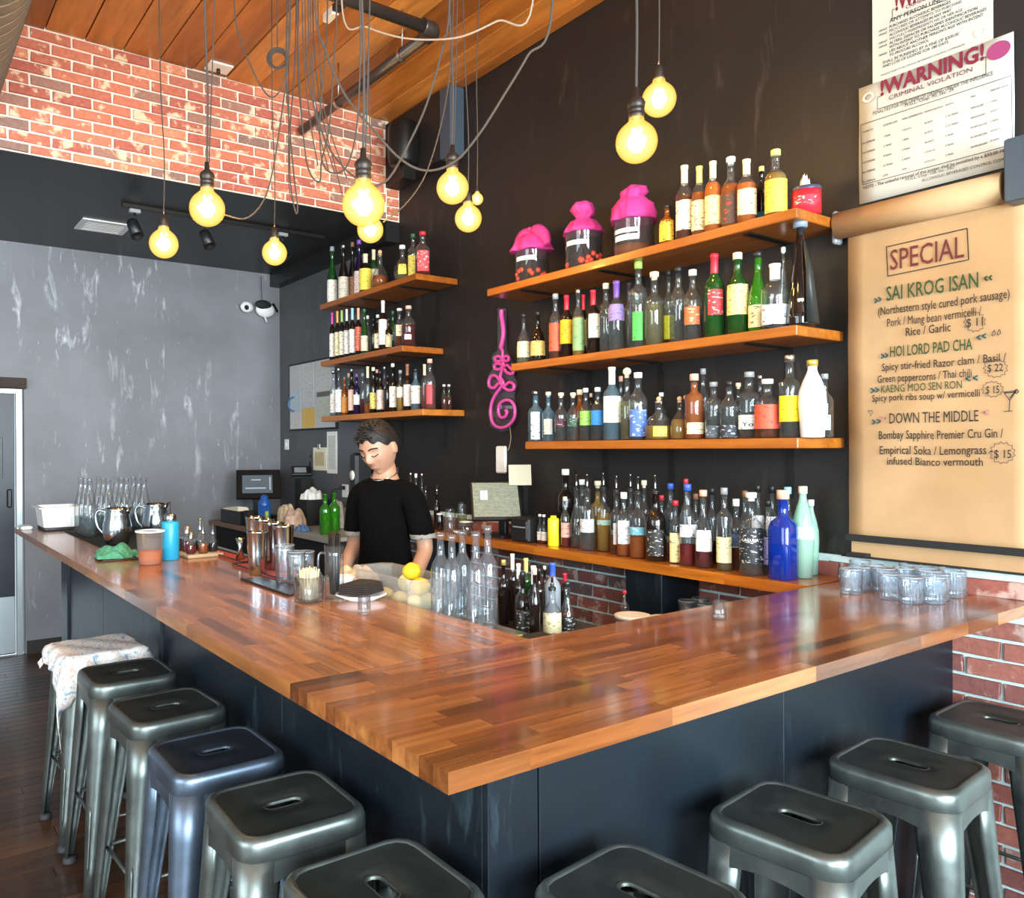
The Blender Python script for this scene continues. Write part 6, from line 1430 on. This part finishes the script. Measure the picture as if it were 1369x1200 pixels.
HM=Matrix.Translation((-.004,-.045,1.568))@Matrix.Scale(1.03,4)@Matrix.Rotation(R(-8),4,'Y')@Matrix.Rotation(R(24),4,'X')@Matrix.Rotation(R(-6),4,'Z')
merge([HM@v for v in hv],hf)
me=D.meshes.new('body'); me.from_pydata(parts_v,[],parts_f); o=D.objects.new('tmpb',me); COL.objects.link(o)
rm=o.modifiers.new('r','REMESH'); rm.mode='VOXEL'; rm.voxel_size=.0042; rm.use_smooth_shade=True
sm=o.modifiers.new('s','SMOOTH'); sm.factor=.5; sm.iterations=2
dg=bpy.context.evaluated_depsgraph_get(); dg.update(); bm_=D.meshes.new_from_object(o.evaluated_get(dg)); D.objects.remove(o); bm_.name='body'
bm_.materials.clear(); bm_.materials.append(SKINM); link('body',bm_,pt)
# hair cap with short spiky top
hvv=[];hff=[]; rn=random.Random(4); n1,n2=80,30
for i in range(n2+1):
    for j in range(n1):
        th=2*PI*j/n1; front=max(0,math.cos(th)); back=max(0,-math.cos(th)); sd=abs(math.sin(th))
        lo=.40*front**1.2+.36*(sd**6)*(1 if 1 else 0)*(.2) -.55*back +(.05*math.sin(th*9))
        lo=R(90)*(lo*.9); ph=lo+(PI/2-lo)*i/n2
        x,y,z=headpt(th,ph); k=1.05+.09*min(1,i/6)*(.9+.1*math.sin(j*.9+i*1.3))+rn.uniform(0,.03)*min(1,i/4)
        hvv.append(HM@Vector((x*k,y*k+.002,z*k)))
for i in range(n2):
    for j in range(n1): a=i*n1+j; b_=i*n1+(j+1)%n1; hff.append((a,b_,b_+n1,a+n1))
mb=MB(); mb.add(hvv,hff,0,True)
for k in range(150):
    th=rn.uniform(-PI,PI); ph=rn.uniform(.55,1.45); x,y,z=headpt(th,ph); b0=Vector((x*1.06,y*1.06,z*1.06)); n_=b0.normalized(); tip=b0+n_*rn.uniform(.010,.018)+Vector((rn.uniform(-.012,.012),-.012,.002))
    mb.tube([HM@b0,HM@((b0+tip)/2),HM@tip],[.006,.004,.0006],5)
mb.build('hair',HAIR,pt)
def facepatch(name,pts,r,m):
    mb=MB(); mb.tube([HM@Vector(p) for p in spline(pts,4)],r,6); return mb.build(name,m,pt)
def surf(X,Z,off):
    # find front surface point on head for X,Z
    best=None
    for i in range(NP+1):
        for j in range(NA):
            v=hv[i*NA+j]
            if v.y<0:
                d=(v.x-X)**2+(v.z-Z)**2
                if best is None or d<best[0]: best=(d,v.y)
    return (X,best[1]-off,Z)
for s in (-1,1):
    facepatch('eyebrow',[surf(s*.013,.027,.001),surf(s*.030,.032,.001),surf(s*.050,.026,.0)],.0034,HAIR)
    facepatch('eyelash',[surf(s*.018,.000,.002),surf(s*.031,-.005,.003),surf(s*.046,.001,.001)],.0022,HAIR)
LIP=mat('lips',(.36,.12,.09),.45)
facepatch('lips',[surf(-.020,-.063,.001),surf(-.008,-.062,.002),surf(.008,-.062,.002),surf(.020,-.063,.001)],.0050,LIP)
facepatch('moustache',[surf(-.018,-.051,.0005),surf(0,-.049,.0005),surf(.018,-.051,.0005)],.0018,mat('moustache_shadow',(.22,.11,.07),.8))
# clothes follow the body: inflated copies of its regions
def garment(name,keep,grow,m,thick=.002):
    co=[v.co for v in bm_.vertices]; nr=[v.normal for v in bm_.vertices]; idx={};vs=[];fs=[]
    for p_ in bm_.polygons:
        c=p_.center
        if not keep(c): continue
        f=[]
        for i in p_.vertices:
            if i not in idx: idx[i]=len(vs); vs.append(co[i]+nr[i]*grow(co[i]))
            f.append(idx[i])
        fs.append(tuple(f))
    me=D.meshes.new(name); me.from_pydata(vs,[],fs); me.materials.append(m); me.polygons.foreach_set('use_smooth',[True]*len(fs)); o=link(name,me,pt)
    sm_=o.modifiers.new('s','SMOOTH'); sm_.factor=.6; sm_.iterations=8; so_=o.modifiers.new('t','SOLIDIFY'); so_.thickness=thick; so_.offset=1; return o
def arm(c): return abs(c.x)>.136+max(0,(1.2-c.z))*.05 and c.z<1.33
def shirtk(c):
    if c.z>1.47 or c.z<.885: return False
    if c.z>1.425 and abs(c.x)<.085: return False
    if c.z>1.39 and c.y<-.098: return False
    if c.z>1.375 and math.hypot(c.x,(c.y-.006)*1.05)<.070+max(0,1.47-c.z)*.15 and c.z>1.405-c.y*.5: return False
    if arm(c) and c.z<1.165: return False
    return c.y<.2 and abs(c.x)<.30
garment('t_shirt',shirtk,lambda c:.010+(.007 if arm(c) else 0)*max(0,min(1,(1.30-c.z)/.12))+(.012 if not arm(c) else 0)*max(0,min(1,(1.15-c.z)/.2)),SHIRT)
CUF=labmat('8c867e','181818',.9)
for sg in (-1,1): garment('printed_cuff',lambda c:arm(c) and c.x*sg>0 and 1.155<c.z<1.180,lambda c:.019,CUF)
garment('trousers',lambda c:c.z<.93 and c.z>.10 and abs(c.x)<.19 and (abs(c.x)<.16 or c.z<.8) and c.y>-.17,lambda c:.014,JEAN)
for s in (-1,1):
    q=skin_mesh([(s*.10,.04,.055),(s*.105,-.05,.045),(s*.11,-.15,.035)],[(0,1),(1,2)],[(.048,.048),(.048,.042),(.042,.034)],2); q.materials.clear(); q.materials.append(BLACK); link('shoe',q,pt)
mb=MB(); mb.tube([(.062*math.sin(a),.010-.066*math.cos(a)-.008,1.462-.030*math.cos(a)-.012) for a in [2*PI*k/28 for k in range(29)]],.0028,6,cap=False); mb.build('neck_chain',STEELB,pt)
